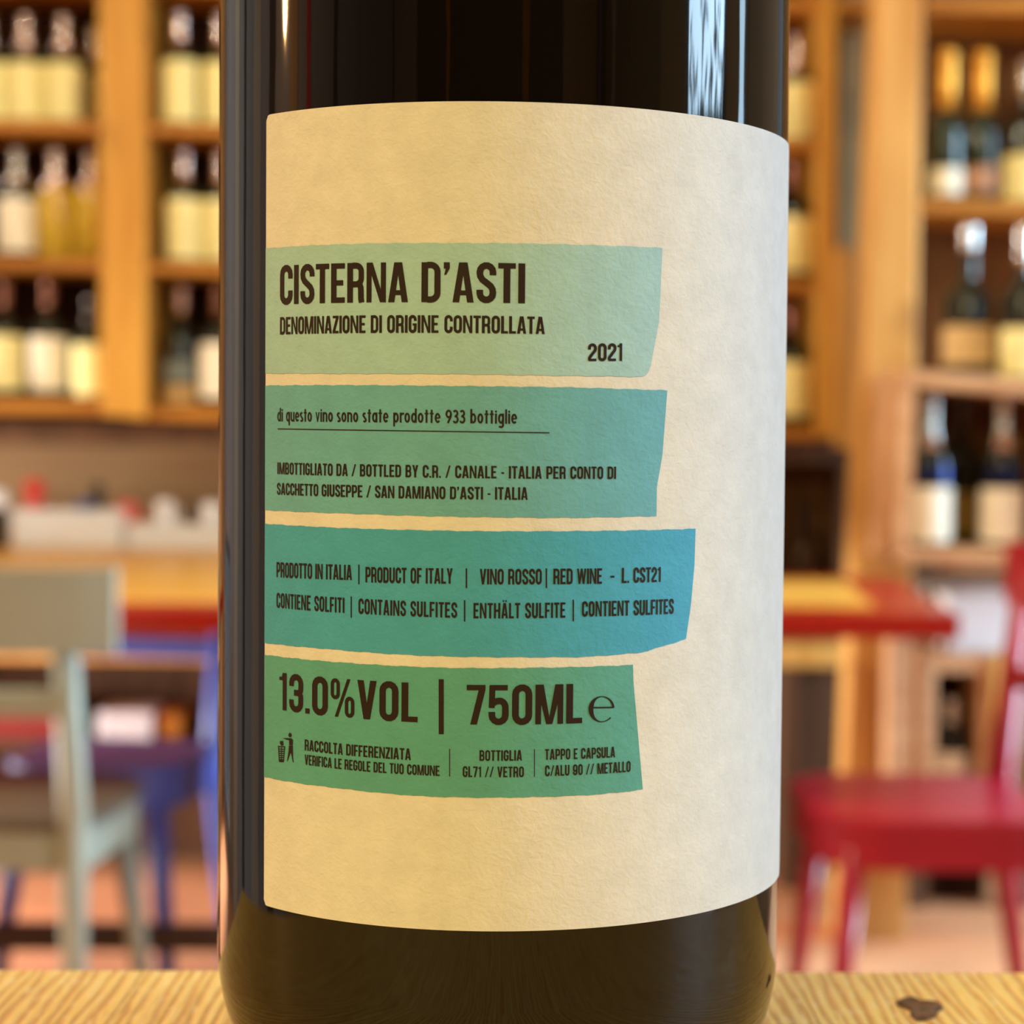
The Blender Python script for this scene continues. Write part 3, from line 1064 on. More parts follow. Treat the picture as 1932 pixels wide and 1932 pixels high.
# estimated sign: round bowl of varying weight with a thin horizontal
ee = []
N_ = 40
for k in range(N_):
    pr = []
    for q in (k, k + 1):
        a = math.radians(8 + (318 - 8) * q / N_)
        wt = .028 + .085 * max(0, -math.cos(a)) ** 1.3 + .03 * max(0, math.cos(a)) * (1 if a < 2 else 0.2)
        pr.append(((.5 + (.46) * math.cos(a), .5 + .49 * math.sin(a)), (.5 + (.46 - 1.5 * wt) * math.cos(a), .5 + (.49 - wt) * math.sin(a))))
    ee.append([pr[0][0], pr[1][0], pr[1][1], pr[0][1]])
ee += stroke([(.12, .56), (.94, .56)], .05)
put('estimated_sign', ee, 1.0, (1106.5, 1362.5), (1159.7, 1362), 50, 50)
caps("RACCOLTA DIFFERENZIATA", (577.6, 1415), (776.3, 1433.4), 20.6, 21.7, .08)
caps("VERIFICA LE REGOLE DEL TUO COMUNE", (577.6, 1441.9), (830.3, 1463.3), 19.2, 19.2, .08)
rule((848.2, 1464), (849.8, 1464), (849.8, 1412), (848.2, 1412))
caps("BOTTIGLIA", (904.7, 1434.6), (984.4, 1434.2), 19.8, 19.8, .08)
caps("GL71 // VETRO", (873.4, 1464.9), (987.9, 1465.3), 19.8, 19.8, .085)
rule((1006.9, 1464.9), (1008.5, 1464.9), (1008.5, 1412.8), (1006.9, 1412.8))
caps("TAPPO E CAPSULA", (1027.4, 1432.8), (1158.7, 1428), 20, 20, .085)
caps("C/ALU 90 // METALLO", (1027.4, 1463.7), (1187.7, 1455.2), 20, 20, .085)
# tidy-man pictogram, drawn from the enlarged print (units: 1/5.52 px from picture point 510,1370)
pic = []


def pp(*pts): pic.append([(510 + x * .18116, 1370 + y * .18116) for x, y in pts])


hd = arc(222, 90, 17, 23, 0, 360, 12)[:-1]
pp(*hd)
pp((143, 122), (210, 122), (212, 140), (190, 140))
pp((200, 122), (238, 124), (252, 142), (250, 195), (212, 195), (212, 150))
pp((210, 200), (250, 200), (252, 262), (206, 258))
pp((206, 256), (232, 262), (214, 310), (196, 362), (190, 362), (200, 300))
pp((226, 262), (252, 262), (252, 310), (258, 376), (250, 372), (238, 310))
pp((118, 152), (150, 152), (154, 196), (132, 200), (116, 178))
pp((96, 203), (172, 207), (172, 218), (96, 214))
for y in (230, 252, 274, 296, 318, 340):
    pp((100 + (y - 230) * .06, y), (168 - (y - 230) * .08, y + 3), (168 - (y - 230) * .08, y + 13), (100 + (y - 230) * .06, y + 10))
pp((104, 350), (156, 354), (152, 374), (108, 370))
pp((98, 210), (106, 210), (112, 365), (106, 365))
pp((162, 212), (170, 212), (158, 368), (152, 368))
pp((130, 210), (137, 210), (136, 365), (130, 365))
m_ = MB()
for q in pic:
    m_.quad(*[wrap(*uv(*p), RT_) for p in reversed(q)])
m_.build('litter_pictogram', M['ink'], label_o)['label'] = 'pictogram of a figure dropping litter into a basket'


# ------------------------------------------------------------------ shelf units
def board(m, p0, p1, d0, d1, th):
    """board whose front top edge runs from picture point p0 to p1 at depth d0, reaching back to depth d1"""
    a, b = at(*p0, d0), at(*p1, d0)
    a2, b2 = Vector((a.x, a.y + d1 - d0, a.z)), Vector((b.x, b.y + d1 - d0, b.z))
    dn = Vector((0, 0, -th))
    m.hexa([a + dn, b + dn, b2 + dn, a2 + dn, a, b, b2, a2])


def upright(m, pl0, pl1, pr0, pr1, d0, d1):
    """upright with picture-space left edge pl0 (top) - pl1 (bottom) and right edge pr0 - pr1"""
    a, b, c, e = at(*pl1, d0), at(*pr1, d0), at(*pl0, d0), at(*pr0, d0)
    dy = Vector((0, d1 - d0, 0))
    m.hexa([a, b, b + dy, a + dy, c, e, e + dy, c + dy])


U = 4.75
UB = 5.05
lu = thing('wall_shelf_unit', at(700, 785, U), 'long orange pine wall shelf unit with dark back filled with wine bottles', 'shelf')
m_ = MB(); upright(m_, (185, -180), (190, 782), (275, -180), (276, 790), U - .02, UB - .03); m_.build('upright', M['shelf'], lu, bevel=.004)
m_ = MB(); upright(m_, (-450, -180), (-450, 776), (-415, -180), (-415, 776), U - .01, UB - .03); m_.build('upright', M['shelf'], lu, bevel=.004)
m_ = MB(); upright(m_, (820, -180), (820, 790), (890, -180), (890, 795), U, UB - .03); m_.build('upright', M['shelf'], lu, bevel=.004)
m_ = MB(); upright(m_, (1546, -180), (1543, 826), (1581, -180), (1577, 826), U - .01, UB - .03); m_.build('upright', M['shelf'], lu, bevel=.004)
SHELF = {}
for row, ends in (('top', ((-420, -54), (185, -42), (276, -40), (820, -25), (890, -22), (1546, -4), (1660, 0))),
                  ('a', ((-420, 216), (188, 228), (278, 231), (820, 246), (890, 248), (1544, 262))),
                  ('b', ((-420, 476), (188, 488), (278, 493), (820, 508), (890, 510), (1544, 529))),
                  ('c', ((-420, 747), (188, 757), (278, 766), (820, 782), (890, 784), (1544, 806)))):
    SHELF[row] = ends
    for k in range(0, len(ends) - 1, 2):
        if row == 'top' and k == 4:
            a, b = ends[4], ends[6]
        else:
            a, b = ends[k], ends[k + 1]
        m_ = MB()
        board(m_, a, b, U, UB - .03, .026 if row != 'c' else .030)
        m_.build('shelf_board', M['shelf_h'], lu, bevel=.003)
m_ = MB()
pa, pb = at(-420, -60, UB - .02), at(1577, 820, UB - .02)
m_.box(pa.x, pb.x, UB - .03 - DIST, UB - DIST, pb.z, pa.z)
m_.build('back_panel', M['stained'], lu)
m_ = MB()
pa, pb = at(-420, 782, U + .06), at(1577, 812, U + .06)
m_.box(pa.x, pb.x, U + .06 - DIST, U + .10 - DIST, pb.z - .05, pb.z)
m_.build('lower_rail', M['cab'], lu)


# ---- bottles: prototypes, then copies
def proto_bottle(name, label, glass, paper, cap, H, rad, lz0, lz1, shoulder=.60, neck_r=.0145, cap_z=.74, foot=None):
    t = thing(name, (0, 0, 0), label, 'bottle')
    sh, top = H * shoulder, H * (shoulder + .16)
    pr = [(rad * .9, 0), (rad, .008), (rad, sh)]
    for k in range(1, 9):
        u = k / 8
        s = u * u * (3 - 2 * u)
        pr.append((rad + (neck_r - rad) * s, sh + (top - sh) * u))
    pr += [(neck_r * .97, H * .95), (neck_r * 1.08, H * .955), (neck_r * 1.08, H * .99)]
    m = MB(); m.lathe(pr, 28); m.build('glass_body', glass, t, smooth=True)
    cz = H * cap_z
    m = MB(); m.lathe([(max(neck_r, _r(pr, cz)) + .0008, cz), (max(neck_r, _r(pr, (cz + H * .95) / 2)) + .0008, (cz + H * .95) / 2), (neck_r * 1.0 + .0008, H * .948), (neck_r * 1.1 + .0008, H * .957), (neck_r * 1.1 + .0008, H * .992), (neck_r * .9, H)], 24)
    m.build('capsule', cap, t, smooth=True)
    if paper:
        m = MB(); n = 28
        for k in range(n):
            a0_, a1_ = [PI * 1.5 - 1.9 + 3.8 * (k + q) / n for q in (0, 1)]
            rr = rad + .0008
            m.quad((rr * math.cos(a0_), rr * math.sin(a0_), lz0), (rr * math.cos(a1_), rr * math.sin(a1_), lz0),
                   (rr * math.cos(a1_), rr * math.sin(a1_), lz1), (rr * math.cos(a0_), rr * math.sin(a0_), lz1))
        m.build('paper_label', paper, t, smooth=True)
    if foot:
        fm, f0, f1 = foot
        m = MB(); n = 28
        for k in range(n):
            a0_, a1_ = [PI * 1.5 - 1.9 + 3.8 * (k + q) / n for q in (0, 1)]
            rr = rad + .0009
            m.quad((rr * math.cos(a0_), rr * math.sin(a0_), f0), (rr * math.cos(a1_), rr * math.sin(a1_), f0),
                   (rr * math.cos(a1_), rr * math.sin(a1_), f1), (rr * math.cos(a0_), rr * math.sin(a0_), f1))
        m.build('foot_label', fm, t, smooth=True)
    return t


def _r(pr, z):
    for k in range(len(pr) - 1):
        if pr[k][1] <= z <= pr[k + 1][1]:
            u = (z - pr[k][1]) / (pr[k + 1][1] - pr[k][1] + 1e-9)
            return pr[k][0] + (pr[k + 1][0] - pr[k][0]) * u
    return pr[-1][0]


KINDS = {  # low cap_z draws foil over the shoulder to stand for its glint
    'cream': dict(glass='b_green', paper='l_cream', cap='c_glint', cap_z=.66, H=.255, rad=.044, lz0=.008, lz1=.140, shoulder=.60),
    'tall': dict(glass='b_green', paper='l_cream', cap='c_glint', cap_z=.70, H=.27, rad=.0425, lz0=.010, lz1=.152, shoulder=.58),
    'white': dict(glass='b_dark', paper='l_white', cap='c_brown', H=.285, rad=.045, lz0=.022, lz1=.148, shoulder=.58),
    'creamlow': dict(glass='b_dark', paper='l_cream', cap='c_brown', H=.285, rad=.045, lz0=.022, lz1=.150, shoulder=.58),
    'bright': dict(glass='b_dark', paper='l_white', cap='c_grey', cap_z=.66, H=.26, rad=.046, lz0=.016, lz1=.140, shoulder=.60),
    'yellow': dict(glass='b_yellow', paper=None, cap='c_glint', cap_z=.64, H=.26, rad=.043, lz0=0, lz1=0, shoulder=.60),
    'bluelab': dict(glass='b_dark', paper='l_blue', cap='c_glint', H=.285, rad=.044, lz0=.055, lz1=.110, shoulder=.56, foot=('l_tan', .008, .048)),
    'short': dict(glass='b_dark', paper='l_cream', cap='c_dark', H=.245, rad=.043, lz0=.012, lz1=.130, shoulder=.62),
    'gold': dict(glass='b_green', paper='l_white', cap='c_gold', H=.322, rad=.037, lz0=.012, lz1=.068, shoulder=.46, neck_r=.019, cap_z=.60),
    'goldcopper': dict(glass='b_green', paper='l_copper', cap='c_gold', H=.322, rad=.037, lz0=.020, lz1=.074, shoulder=.46, neck_r=.020, cap_z=.60),
    'creambig': dict(glass='b_dark', paper='l_cream', cap='c_grey', H=.305, rad=.047, lz0=.004, lz1=.100, shoulder=.52, neck_r=.017, cap_z=.72),
    'wide': dict(glass='b_dark', paper='l_tan', cap='c_grey', H=.30, rad=.050, lz0=.020, lz1=.096, shoulder=.50, cap_z=.82),
    'navy': dict(glass='b_dark', paper='l_white', cap='c_grey', cap_z=.64, H=.30, rad=.043, lz0=.010, lz1=.118, shoulder=.56, foot=('c_navy', .128, .160)),
    'olive': dict(glass='b_dark', paper='l_olive', cap='c_dark', H=.30, rad=.043, lz0=.020, lz1=.105, shoulder=.58),
    'slim': dict(glass='b_dark', paper='l_white', cap='c_grey', cap_z=.70, H=.19, rad=.034, lz0=.010, lz1=.078, shoulder=.58),
    'plain': dict(glass='b_brown', paper=None, cap='c_dark', H=.29, rad=.040, lz0=0, lz1=0, shoulder=.6),
}
PROTO = {}


def bottle(kind, loc, label, group):
    if kind not in PROTO:
        k = {a: (M[b] if a in ('glass', 'paper', 'cap') and b else b) for a, b in KINDS[kind].items()}
        if 'foot' in k:
            k['foot'] = (M[k['foot'][0]],) + k['foot'][1:]
        o = proto_bottle('wine_bottle', label, k.pop('glass'), k.pop('paper'), k.pop('cap'), k.pop('H'), k.pop('rad'), k.pop('lz0'), k.pop('lz1'), **k)
        PROTO[kind] = o
        o.location = loc
        o['group'] = group
        return o
    return dup(PROTO[kind], loc, label, group)


def shelf_y(row, px):
    e = SHELF[row]
    return interp(e, px)


def on_shelf(kind, px, row, dback, label, group):
    """bottle on a board of the wall unit, dback behind the board's front edge"""
    z_pt = at(px, shelf_y(row, px), U)
    x = at(px, 500, U + dback).x
    # board height under the bottle
    e = SHELF[row]
    for k in range(0, len(e) - 1, 2):
        if e[k][0] - 10 <= px <= e[k + 1][0] + 60:
            a, b = at(*e[k], U), at(*e[k + 1], U)
            z = a.z + (b.z - a.z) * (x - a.x) / (b.x - a.x)
    s = abs(b.z - a.z) / abs(b.x - a.x) * KINDS[kind]['rad'] if b else 0
    return bottle(kind, (x, U + dback - DIST, z + s + .0005), label, group)


G1, G2, G3 = 'wine bottles on the upper wall shelf', 'wine bottles on the middle wall shelf', 'wine bottles on the lowest wall shelf'
on_shelf('cream', -22, 'a', .09, 'cream labelled wine bottle cut by the picture edge on the upper left shelf', G1)
on_shelf('cream', 48, 'a', .09, 'cream labelled wine bottle left of two twins on the upper left shelf', G1)
on_shelf('cream', 120, 'a', .09, 'cream labelled wine bottle between two twins on the upper left shelf', G1)
on_shelf('cream', 178, 'a', .22, 'cream labelled wine bottle set back against the left post on the upper shelf', G1)
on_shelf('tall', 338, 'a', .08, 'tall cream labelled bottle right of the left post on the upper shelf', G1)
on_shelf('tall', 415, 'a', .09, 'tall cream labelled bottle half behind the big bottle on the upper shelf', G1)
on_shelf('bright', 32, 'b', .09, 'wine bottle with bright white label at the left of the middle shelf', G2)
on_shelf('yellow', 104, 'b', .09, 'clear bottle of yellow wine next to the bright white label on the middle shelf', G2)
on_shelf('yellow', 172, 'b', .10, 'clear bottle of yellow wine against the left post on the middle shelf', G2)
on_shelf('tall', 346, 'b', .09, 'cream labelled bottle right of the left post on the middle shelf', G2)
on_shelf('tall', 416, 'b', .10, 'cream labelled bottle half behind the big bottle on the middle shelf', G2)
on_shelf('creamlow', 10, 'c', .10, 'cream labelled bottle at the picture edge on the lowest left shelf', G3)
on_shelf('white', 92, 'c', .09, 'white labelled bottle with brown neck on the lowest left shelf', G3)
on_shelf('short', 172, 'c', .05, 'shorter cream labelled bottle against the left post on the lowest shelf', G3)
on_shelf('bluelab', 342, 'c', .09, 'dark bottle with grey blue label right of the left post on the lowest shelf', G3)
on_shelf('white', 413, 'c', .06, 'white labelled bottle half behind the big bottle on the lowest shelf', G3)
on_shelf('cream', 1497, 'a', .10, 'cream labelled bottle just right of the big bottle on the upper shelf', G1)
on_shelf('creamlow', 1495, 'b', .10, 'cream labelled bottle just right of the big bottle on the middle shelf', G2)
on_shelf('creamlow', 1494, 'c', .10, 'cream labelled bottle just right of the big bottle on the lowest shelf', G3)

# narrow pine plank leaning beside the unit's right post
m_ = MB(); upright(m_, (1577, 468), (1574, 845), (1612, 468), (1606, 845), U - .02, U)
tag(m_.build('wooden_plank', wood('pale_plank', lin((200, 148, 76)), lin((182, 128, 58)), grain=(24, 24, 3), knots=False), bevel=.003),
    'narrow pale pine plank fixed beside the right end of the wall shelves', 'plank')

# beam
V = 4.32
m_ = MB()
a0_, a1_ = at(1664, -140, V), at(1745, -140, V)
b0_, b1_ = at(1610, 1100, V), at(1722, 1100, V)


def down(t, b, z):
    k = (z - t.z) / (b.z - t.z)
    return t + (b - t) * k


cs = []
for z in (0.0, a0_.z):
    L0, L1 = down(a0_, b0_, z), down(a1_, b1_, z)
    for p, dy in ((L0, 0), (L1, 0), (L1, .12), (L0, .12)):
        cs.append((p.x, V - DIST + dy, z))
m_.hexa(cs)
tag(m_.build('wooden_post', M['beam'], bevel=.006), 'thick pale pine post standing between the wall shelves and the right shelf', 'post')

# right shelf: boards between the post and beyond the frame
ru = thing('pine_shelf', at(1850, 400, V), 'pine shelf with gold capped sparkling bottles right of the thick post', 'shelf')
m_ = MB(); board(m_, (1738, 372), (2060, 384), V, V + .30, .030); m_.build('shelf_board', M['shelf_h'], ru, bevel=.003)
m_ = MB(); board(m_, (1750, -8), (2060, -2), V, V + .30, .030); m_.build('shelf_board', M['shelf_h'], ru, bevel=.003)
m_ = MB(); pa, pb = at(1735, -40, V + .30), at(2100, 1020, V + .30); m_.box(pa.x, pb.x, V + .30 - DIST, V + .32 - DIST, pb.z, pa.z)
m_.build('back_panel', M['brown_back'], ru)
m_ = MB(); upright(m_, (2060, -40), (2060, 1010), (2100, -40), (2100, 1010), V, V + .30); m_.build('side_panel', M['shelf'], ru)
GS = 'bottles on the pine shelf right of the post'


def on_board(kind, px, p0, p1, d, dback, label, group, lift=0.001):
    a, b = at(*p0, d), at(*p1, d)
    x = at(px, 400, d + dback).x
    z = a.z + (b.z - a.z) * (x - a.x) / (b.x - a.x)
    s = abs(b.z - a.z) / abs(b.x - a.x) * KINDS[kind]['rad']
    return bottle(kind, (x, d + dback - DIST, z + s + lift), label, group)


on_board('gold', 1783, (1738, 372), (2060, 384), V, .08, 'sparkling bottle with gold cap and white label next to the post', GS)
on_board('goldcopper', 1850, (1738, 372), (2060, 384), V, .08, 'sparkling bottle with gold cap and copper label', GS)
on_board('creambig', 1933, (1738, 372), (2060, 384), V, .07, 'dark bottle with large cream label at the right picture edge beside the gold caps', GS)

# open crate under the shelf, bottles on and inside it
W_ = 4.00
cr = thing('wine_crate', at(1850, 1056, W_), 'open raw wood crate holding navy and dark bottles below the pine shelf', 'crate')
pT0, pT1 = (1700, 696), (2040, 726)
m_ = MB(); board(m_, pT0, pT1, W_, W_ + .30, .030); m_.build('top_board', M['crate'], cr, bevel=.003)
m_ = MB(); board(m_, (1688, 1034), (2040, 1040), W_, W_ + .30, .024); m_.build('bottom_board', M['crate'], cr, bevel=.003)
m_ = MB(); upright(m_, (1700, 728), (1689, 1033), (1728, 728), (1716, 1033), W_, W_ + .30); m_.build('side_board', M['crate'], cr)
m_ = MB(); upright(m_, (2015, 757), (2015, 1037), (2040, 757), (2040, 1037), W_, W_ + .30); m_.build('side_board', M['crate'], cr)
m_ = MB(); pa, pb = at(1716, 728, W_ + .30), at(2036, 1050, W_ + .30); m_.box(at(1700, 900, W_).x, at(2040, 900, W_).x, W_ + .30 - DIST, W_ + .312 - DIST, at(1800, 1034, W_).z - .012, pa.z)
m_.build('back_board', M['brown_back'], cr)
GC = 'bottles standing on the crate'
on_board('wide', 1830, pT0, pT1, W_, .12, 'broad dark bottle with tan label standing on the crate', GC)
on_board('creambig', 1936, pT0, pT1, W_, .08, 'bottle with large cream label on the crate at the right picture edge', GC)
GI = 'bottles inside the crate'
on_board('navy', 1762, (1688, 1034), (2040, 1040), W_, .07, 'bottle with navy band and white label at the left inside the crate', GI)
on_board('olive', 1822, (1688, 1034), (2040, 1040), W_, .20, 'dark bottle with olive label set back in the crate', GI)
on_board('navy', 1900, (1688, 1034), (2040, 1040), W_, .08, 'white labelled bottle at the right inside the crate', GI)

# shelf stand below: brown panel, low platform
X_ = 4.20
ls = thing('shelf_stand', at(1850, 1640, X_), 'brown low stand with a floor gap under the crates', 'stand')
m_ = MB(); pa, pb = at(1728, 1060, X_), at(2060, 1600, X_); zsb = at(1800, 1034, 4.0).z - .040; m_.box(.89, pb.x, X_ + .38 - DIST, X_ + .40 - DIST, .20, zsb); m_.build('back_panel', M['brown_back'], ls)
m_ = MB(); m_.box(.89, pb.x, 4.01 - DIST, X_ + .40 - DIST, zsb, zsb + .0095); m_.build('top_board', M['crate'], ls)
pa, pb = at(1640, 1602, X_), at(2060, 1640, X_)
m_ = MB(); m_.box(pa.x + .02, pb.x, X_ - DIST, X_ + .10 - DIST, pb.z, pa.z); m_.box(.89, pb.x, X_ + .10 - DIST, X_ + .50 - DIST, pb.z, pa.z); m_.build('platform', M['crate'], ls, bevel=.003)
for xx in (.93, pb.x - .06):
    m_ = MB(); m_.box(xx, xx + .05, X_ + .42 - DIST, X_ + .47 - DIST, 0, pb.z); m_.build('leg', M['cab'], ls)
m_ = MB(); m_.box(.90, pb.x - .1, X_ + .50 - DIST, X_ + .52 - DIST, .0, pb.z); m_.build('gap_shade', M['stained'], ls)  # near-black sheet standing for the shade in the floor gap
ztop = pa.z + .001
m_ = MB()
p0_, p1_ = at(1738, 1232, X_ + .02), at(1868, 1232, X_ + .02)
xc0, xc1, zc1 = p0_.x, p1_.x, p0_.z
yc0, yc1 = X_ + .02 - DIST, X_ + .115 - DIST + .10
tc_ = thing('wine_box', ((xc0 + xc1) / 2, yc0, ztop), 'upright open wooden wine box with a dark bottle behind the red chair', 'box')
m_ = MB(); m_.box(xc0, xc0 + .032, yc0, yc1, ztop, zc1); m_.build('side_board', M['crate'], tc_, bevel=.002)
m_ = MB(); m_.box(xc1 - .02, xc1, yc0, yc1, ztop, zc1); m_.build('side_board', M['crate'], tc_, bevel=.002)
m_ = MB(); m_.box(xc0 + .032, xc1 - .02, yc0, yc1, zc1 - .04, zc1); m_.build('top_board', M['crate'], tc_, bevel=.002)
m_ = MB(); m_.box(xc0 + .032, xc1 - .02, yc0, yc1, ztop, ztop + .02); m_.build('bottom_board', M['crate'], tc_, bevel=.002)
m_ = MB(); m_.box(xc0 + .032, xc1 - .02, yc1 - .012, yc1, ztop + .02, zc1 - .04); m_.build('back_board', M['stained'], tc_)
m_ = MB(); m_.box(xc0 + .033, xc1 - .021, yc0 + .005, yc1 - .013, .325, .335); m_.build('shelf_board', M['crate'], tc_)
xb = (xc0 + xc1) / 2 + .006
bottle('slim', (xb, yc0 + .06, .336), 'dark bottle with pale label inside the upright wine box behind the red chair', 'bottles in the wine box')
m_ = MB(); p0_, p1_ = at(1681, 1215, X_), at(1716, 1215, X_); m_.box(p0_.x, p1_.x, X_ - DIST + .005, X_ + .09 - DIST, ztop, p0_.z + .02)
tag(m_.build('crate_side', M['crate'], bevel=.003), 'pale upright board standing between the thick post and the wine box', 'board')
m_ = MB(); p0_, p1_ = at(1873, 1238, X_ + .01), at(1908, 1238, X_ + .01); m_.box(p0_.x, p1_.x, X_ + .01 - DIST, X_ + .22 - DIST, ztop, p0_.z)
tag(m_.build('yellow_board', M['crate_y'], bevel=.003), 'yellow upright board right of the wine box', 'board')
m_ = MB(); p0_, p1_ = at(1790, 1122, X_ + .03), at(1925, 1234, X_ + .03)
wbx = thing('white_box', ((p0_.x + p1_.x) / 2, X_ + .1 - DIST, zc1), 'white cardboard box lying on the wine box at the right', 'box')
m_.box(p0_.x, p1_.x, X_ + .03 - DIST, X_ + .28 - DIST, zc1 + .001, p0_.z - .02); m_.build('box_body', M['white'], wbx, bevel=.004)
m_ = MB(); m_.box(p0_.x - .004, p1_.x + .004, X_ + .026 - DIST, X_ + .284 - DIST, p0_.z - .02, p0_.z); m_.build('lid', M['white'], wbx, bevel=.003)

# dark cabinet right of the big bottle, under the wall shelves
Y_ = 4.84
pa, pb = at(1440, 845, Y_), at(1606, 1140, Y_)
dk = thing('dark_cabinet', (pa.x, Y_ - DIST, 0.6), 'small dark brown open cabinet under the right end of the wall shelves', 'cabinet')
zt_, zb__ = pa.z, 0.6
yq0, yq1 = Y_ - DIST, Y_ + .2 - DIST
m_ = MB(); m_.box(pa.x, pa.x + .02, yq0, yq1, zb__, zt_); m_.build('side_panel', M['cab'], dk)
m_ = MB(); m_.box(pb.x - .03, pb.x, yq0, yq1, zb__, zt_); m_.build('side_panel', M['cab'], dk)
m_ = MB(); m_.box(pa.x + .02, pb.x - .03, yq0, yq1, zt_ - .035, zt_); m_.build('top_panel', M['cab'], dk)
m_ = MB(); m_.box(pa.x + .02, pb.x - .03, yq0, yq1, zb__, zb__ + .02); m_.build('bottom_panel', M['cab'], dk)
m_ = MB(); m_.box(pa.x + .02, pb.x - .03, yq1 - .015, yq1, zb__ + .02, zt_ - .035); m_.build('back_panel', M['brown_back'], dk)
bottle('plain', (at(1530, 1000, Y_).x, yq0 + .09, zb__ + .021), 'plain dark bottle inside the dark brown cabinet', 'bottle in the dark cabinet')

# low base cabinet along the back wall
Z_ = 4.80
lc0, lc1 = at(-420, 1203, Z_), at(1600, 1220, Z_)
zt_ = (at(200, 1205, Z_).z + lc1.z) / 2 + .003
lc = thing('low_cabinet', (0, Z_ - DIST, 0), 'long low brown cabinet with pale top rail standing along the back wall', 'cabinet')
yq0, yq1 = Z_ - DIST, 5.06 - DIST
m_ = MB(); m_.box(lc0.x, lc1.x, yq0, yq1, zt_ - .055, zt_); m_.build('top_rail', M['crate_y'], lc, bevel=.003)
for xx in (lc0.x, at(700, 1300, Z_).x, at(1478, 1300, Z_).x):
    m_ = MB(); m_.box(xx, xx + .04, yq0 + .002, yq1, 0, zt_ - .055); m_.build('side_panel', M['cab'], lc)
m_ = MB(); m_.box(lc0.x + .04, at(1478, 1300, Z_).x, yq1 - .02, yq1, .02, zt_ - .055); m_.build('back_panel', M['cab'], lc)
zsh = at(250, 1400, Z_).z
m_ = MB(); m_.box(lc0.x + .04, at(700, 1300, Z_).x, yq0 + .01, yq1 - .02, zsh - .025, zsh); m_.build('shelf_board', M['cab'], lc)
m_ = MB(); m_.box(at(1492, 1300, Z_).x, lc1.x - .005, yq0 + .03, yq0 + .05, .03, zt_ - .055); m_.build('front_panel', M['cab'], lc)
m_ = MB(); p0_, p1_ = at(180, 1345, Z_), at(285, 1400, Z_); m_.box(p0_.x, p1_.x, yq0 + .02, yq0 + .18, zsh + .001, p0_.z)
tag(m_.build('white_carton', M['white'], bevel=.004), 'white carton on the shelf of the low cabinet under the table', 'box')
m_ = MB(); p0_, p1_ = at(288, 1350, Z_), at(338, 1400, Z_); m_.box(p0_.x, p1_.x, yq0 + .03, yq0 + .18, zsh + .001, p0_.z)
tag(m_.build('orange_carton', M['shelf_h'], bevel=.004), 'orange brown carton beside the white carton in the low cabinet', 'box')
m_ = MB(); p0_, p1_ = at(-60, 1330, Z_), at(122, 1400, Z_); m_.box(p0_.x, p1_.x, yq0 + .02, yq0 + .2, zsh + .001, p0_.z)
tag(m_.build('red_carton', mat('dark_red_card', lin((130, 28, 22)), .6), bevel=.004), 'red carton on the shelf of the low cabinet behind the blue chair', 'box')


# ------------------------------------------------------------------ tables
def table(label, X0, X1, d0, d1, px_ped, x1far=None, stretch=None):
    y0, y1 = d0 - DIST, d1 - DIST
    zt = .79
    x1f = X1 if x1far is None else x1far
    t = thing('dining_table', ((X0 + X1) / 2, (y0 + y1) / 2, 0), label, 'table', 'red edged tables')
    bw_ = .115
    m = MB(); m.hexa([(X0, y0, zt - .042), (X1, y0, zt - .042), (x1f, y1, zt - .042), (X0, y1, zt - .042), (X0, y0, zt - .001), (X1, y0, zt - .001), (x1f, y1, zt - .001), (X0, y1, zt - .001)])
    e = m.build('red_edge', M['table_red'], t, bevel=.004); e['label'] = 'red painted border and edge'
    m = MB(); m.hexa([(X0 + bw_, y0 + bw_, zt - .002), (X1 - bw_, y0 + bw_, zt - .002), (x1f - bw_, y1 - bw_, zt - .002), (X0 + bw_, y1 - bw_, zt - .002),
                      (X0 + bw_, y0 + bw_, zt), (X1 - bw_, y0 + bw_, zt), (x1f - bw_, y1 - bw_, zt), (X0 + bw_, y1 - bw_, zt)])
    e = m.build('table_top', M['table_top'], t); e['label'] = 'honey coloured wooden top'
    ym = (y0 + y1) / 2
    for xx in px_ped:
        m = MB(); m.box(xx - .03, xx + .03, y0 + .22, y0 + .60, .04, zt - .042); m.box(xx - .05, xx + .05, y0 + .15, y0 + .75, 0, .04)
        m.build('leg', M['dark_iron'], t)
    if stretch:
        z, yy = stretch
        m = MB(); m.box(px_ped[0] + .03, px_ped[1] - .03, yy - .02, yy + .02, z - .022, z + .022); m.build('stretcher', M['dark_iron'], t)
    return t


TF = 3.29
table('honey wood table with red edge at the left behind the olive chair', -1.75, -.06, TF, 4.98, (-1.45, -.30), stretch=(at(200, 1767, TF + .31).z, TF + .31 - DIST))
xr = at(1812, 1165, TF).x
table('honey wood table with red corner in front of the thick post', -.04, xr, TF, 4.16, (.24,), x1far=xr + .05)


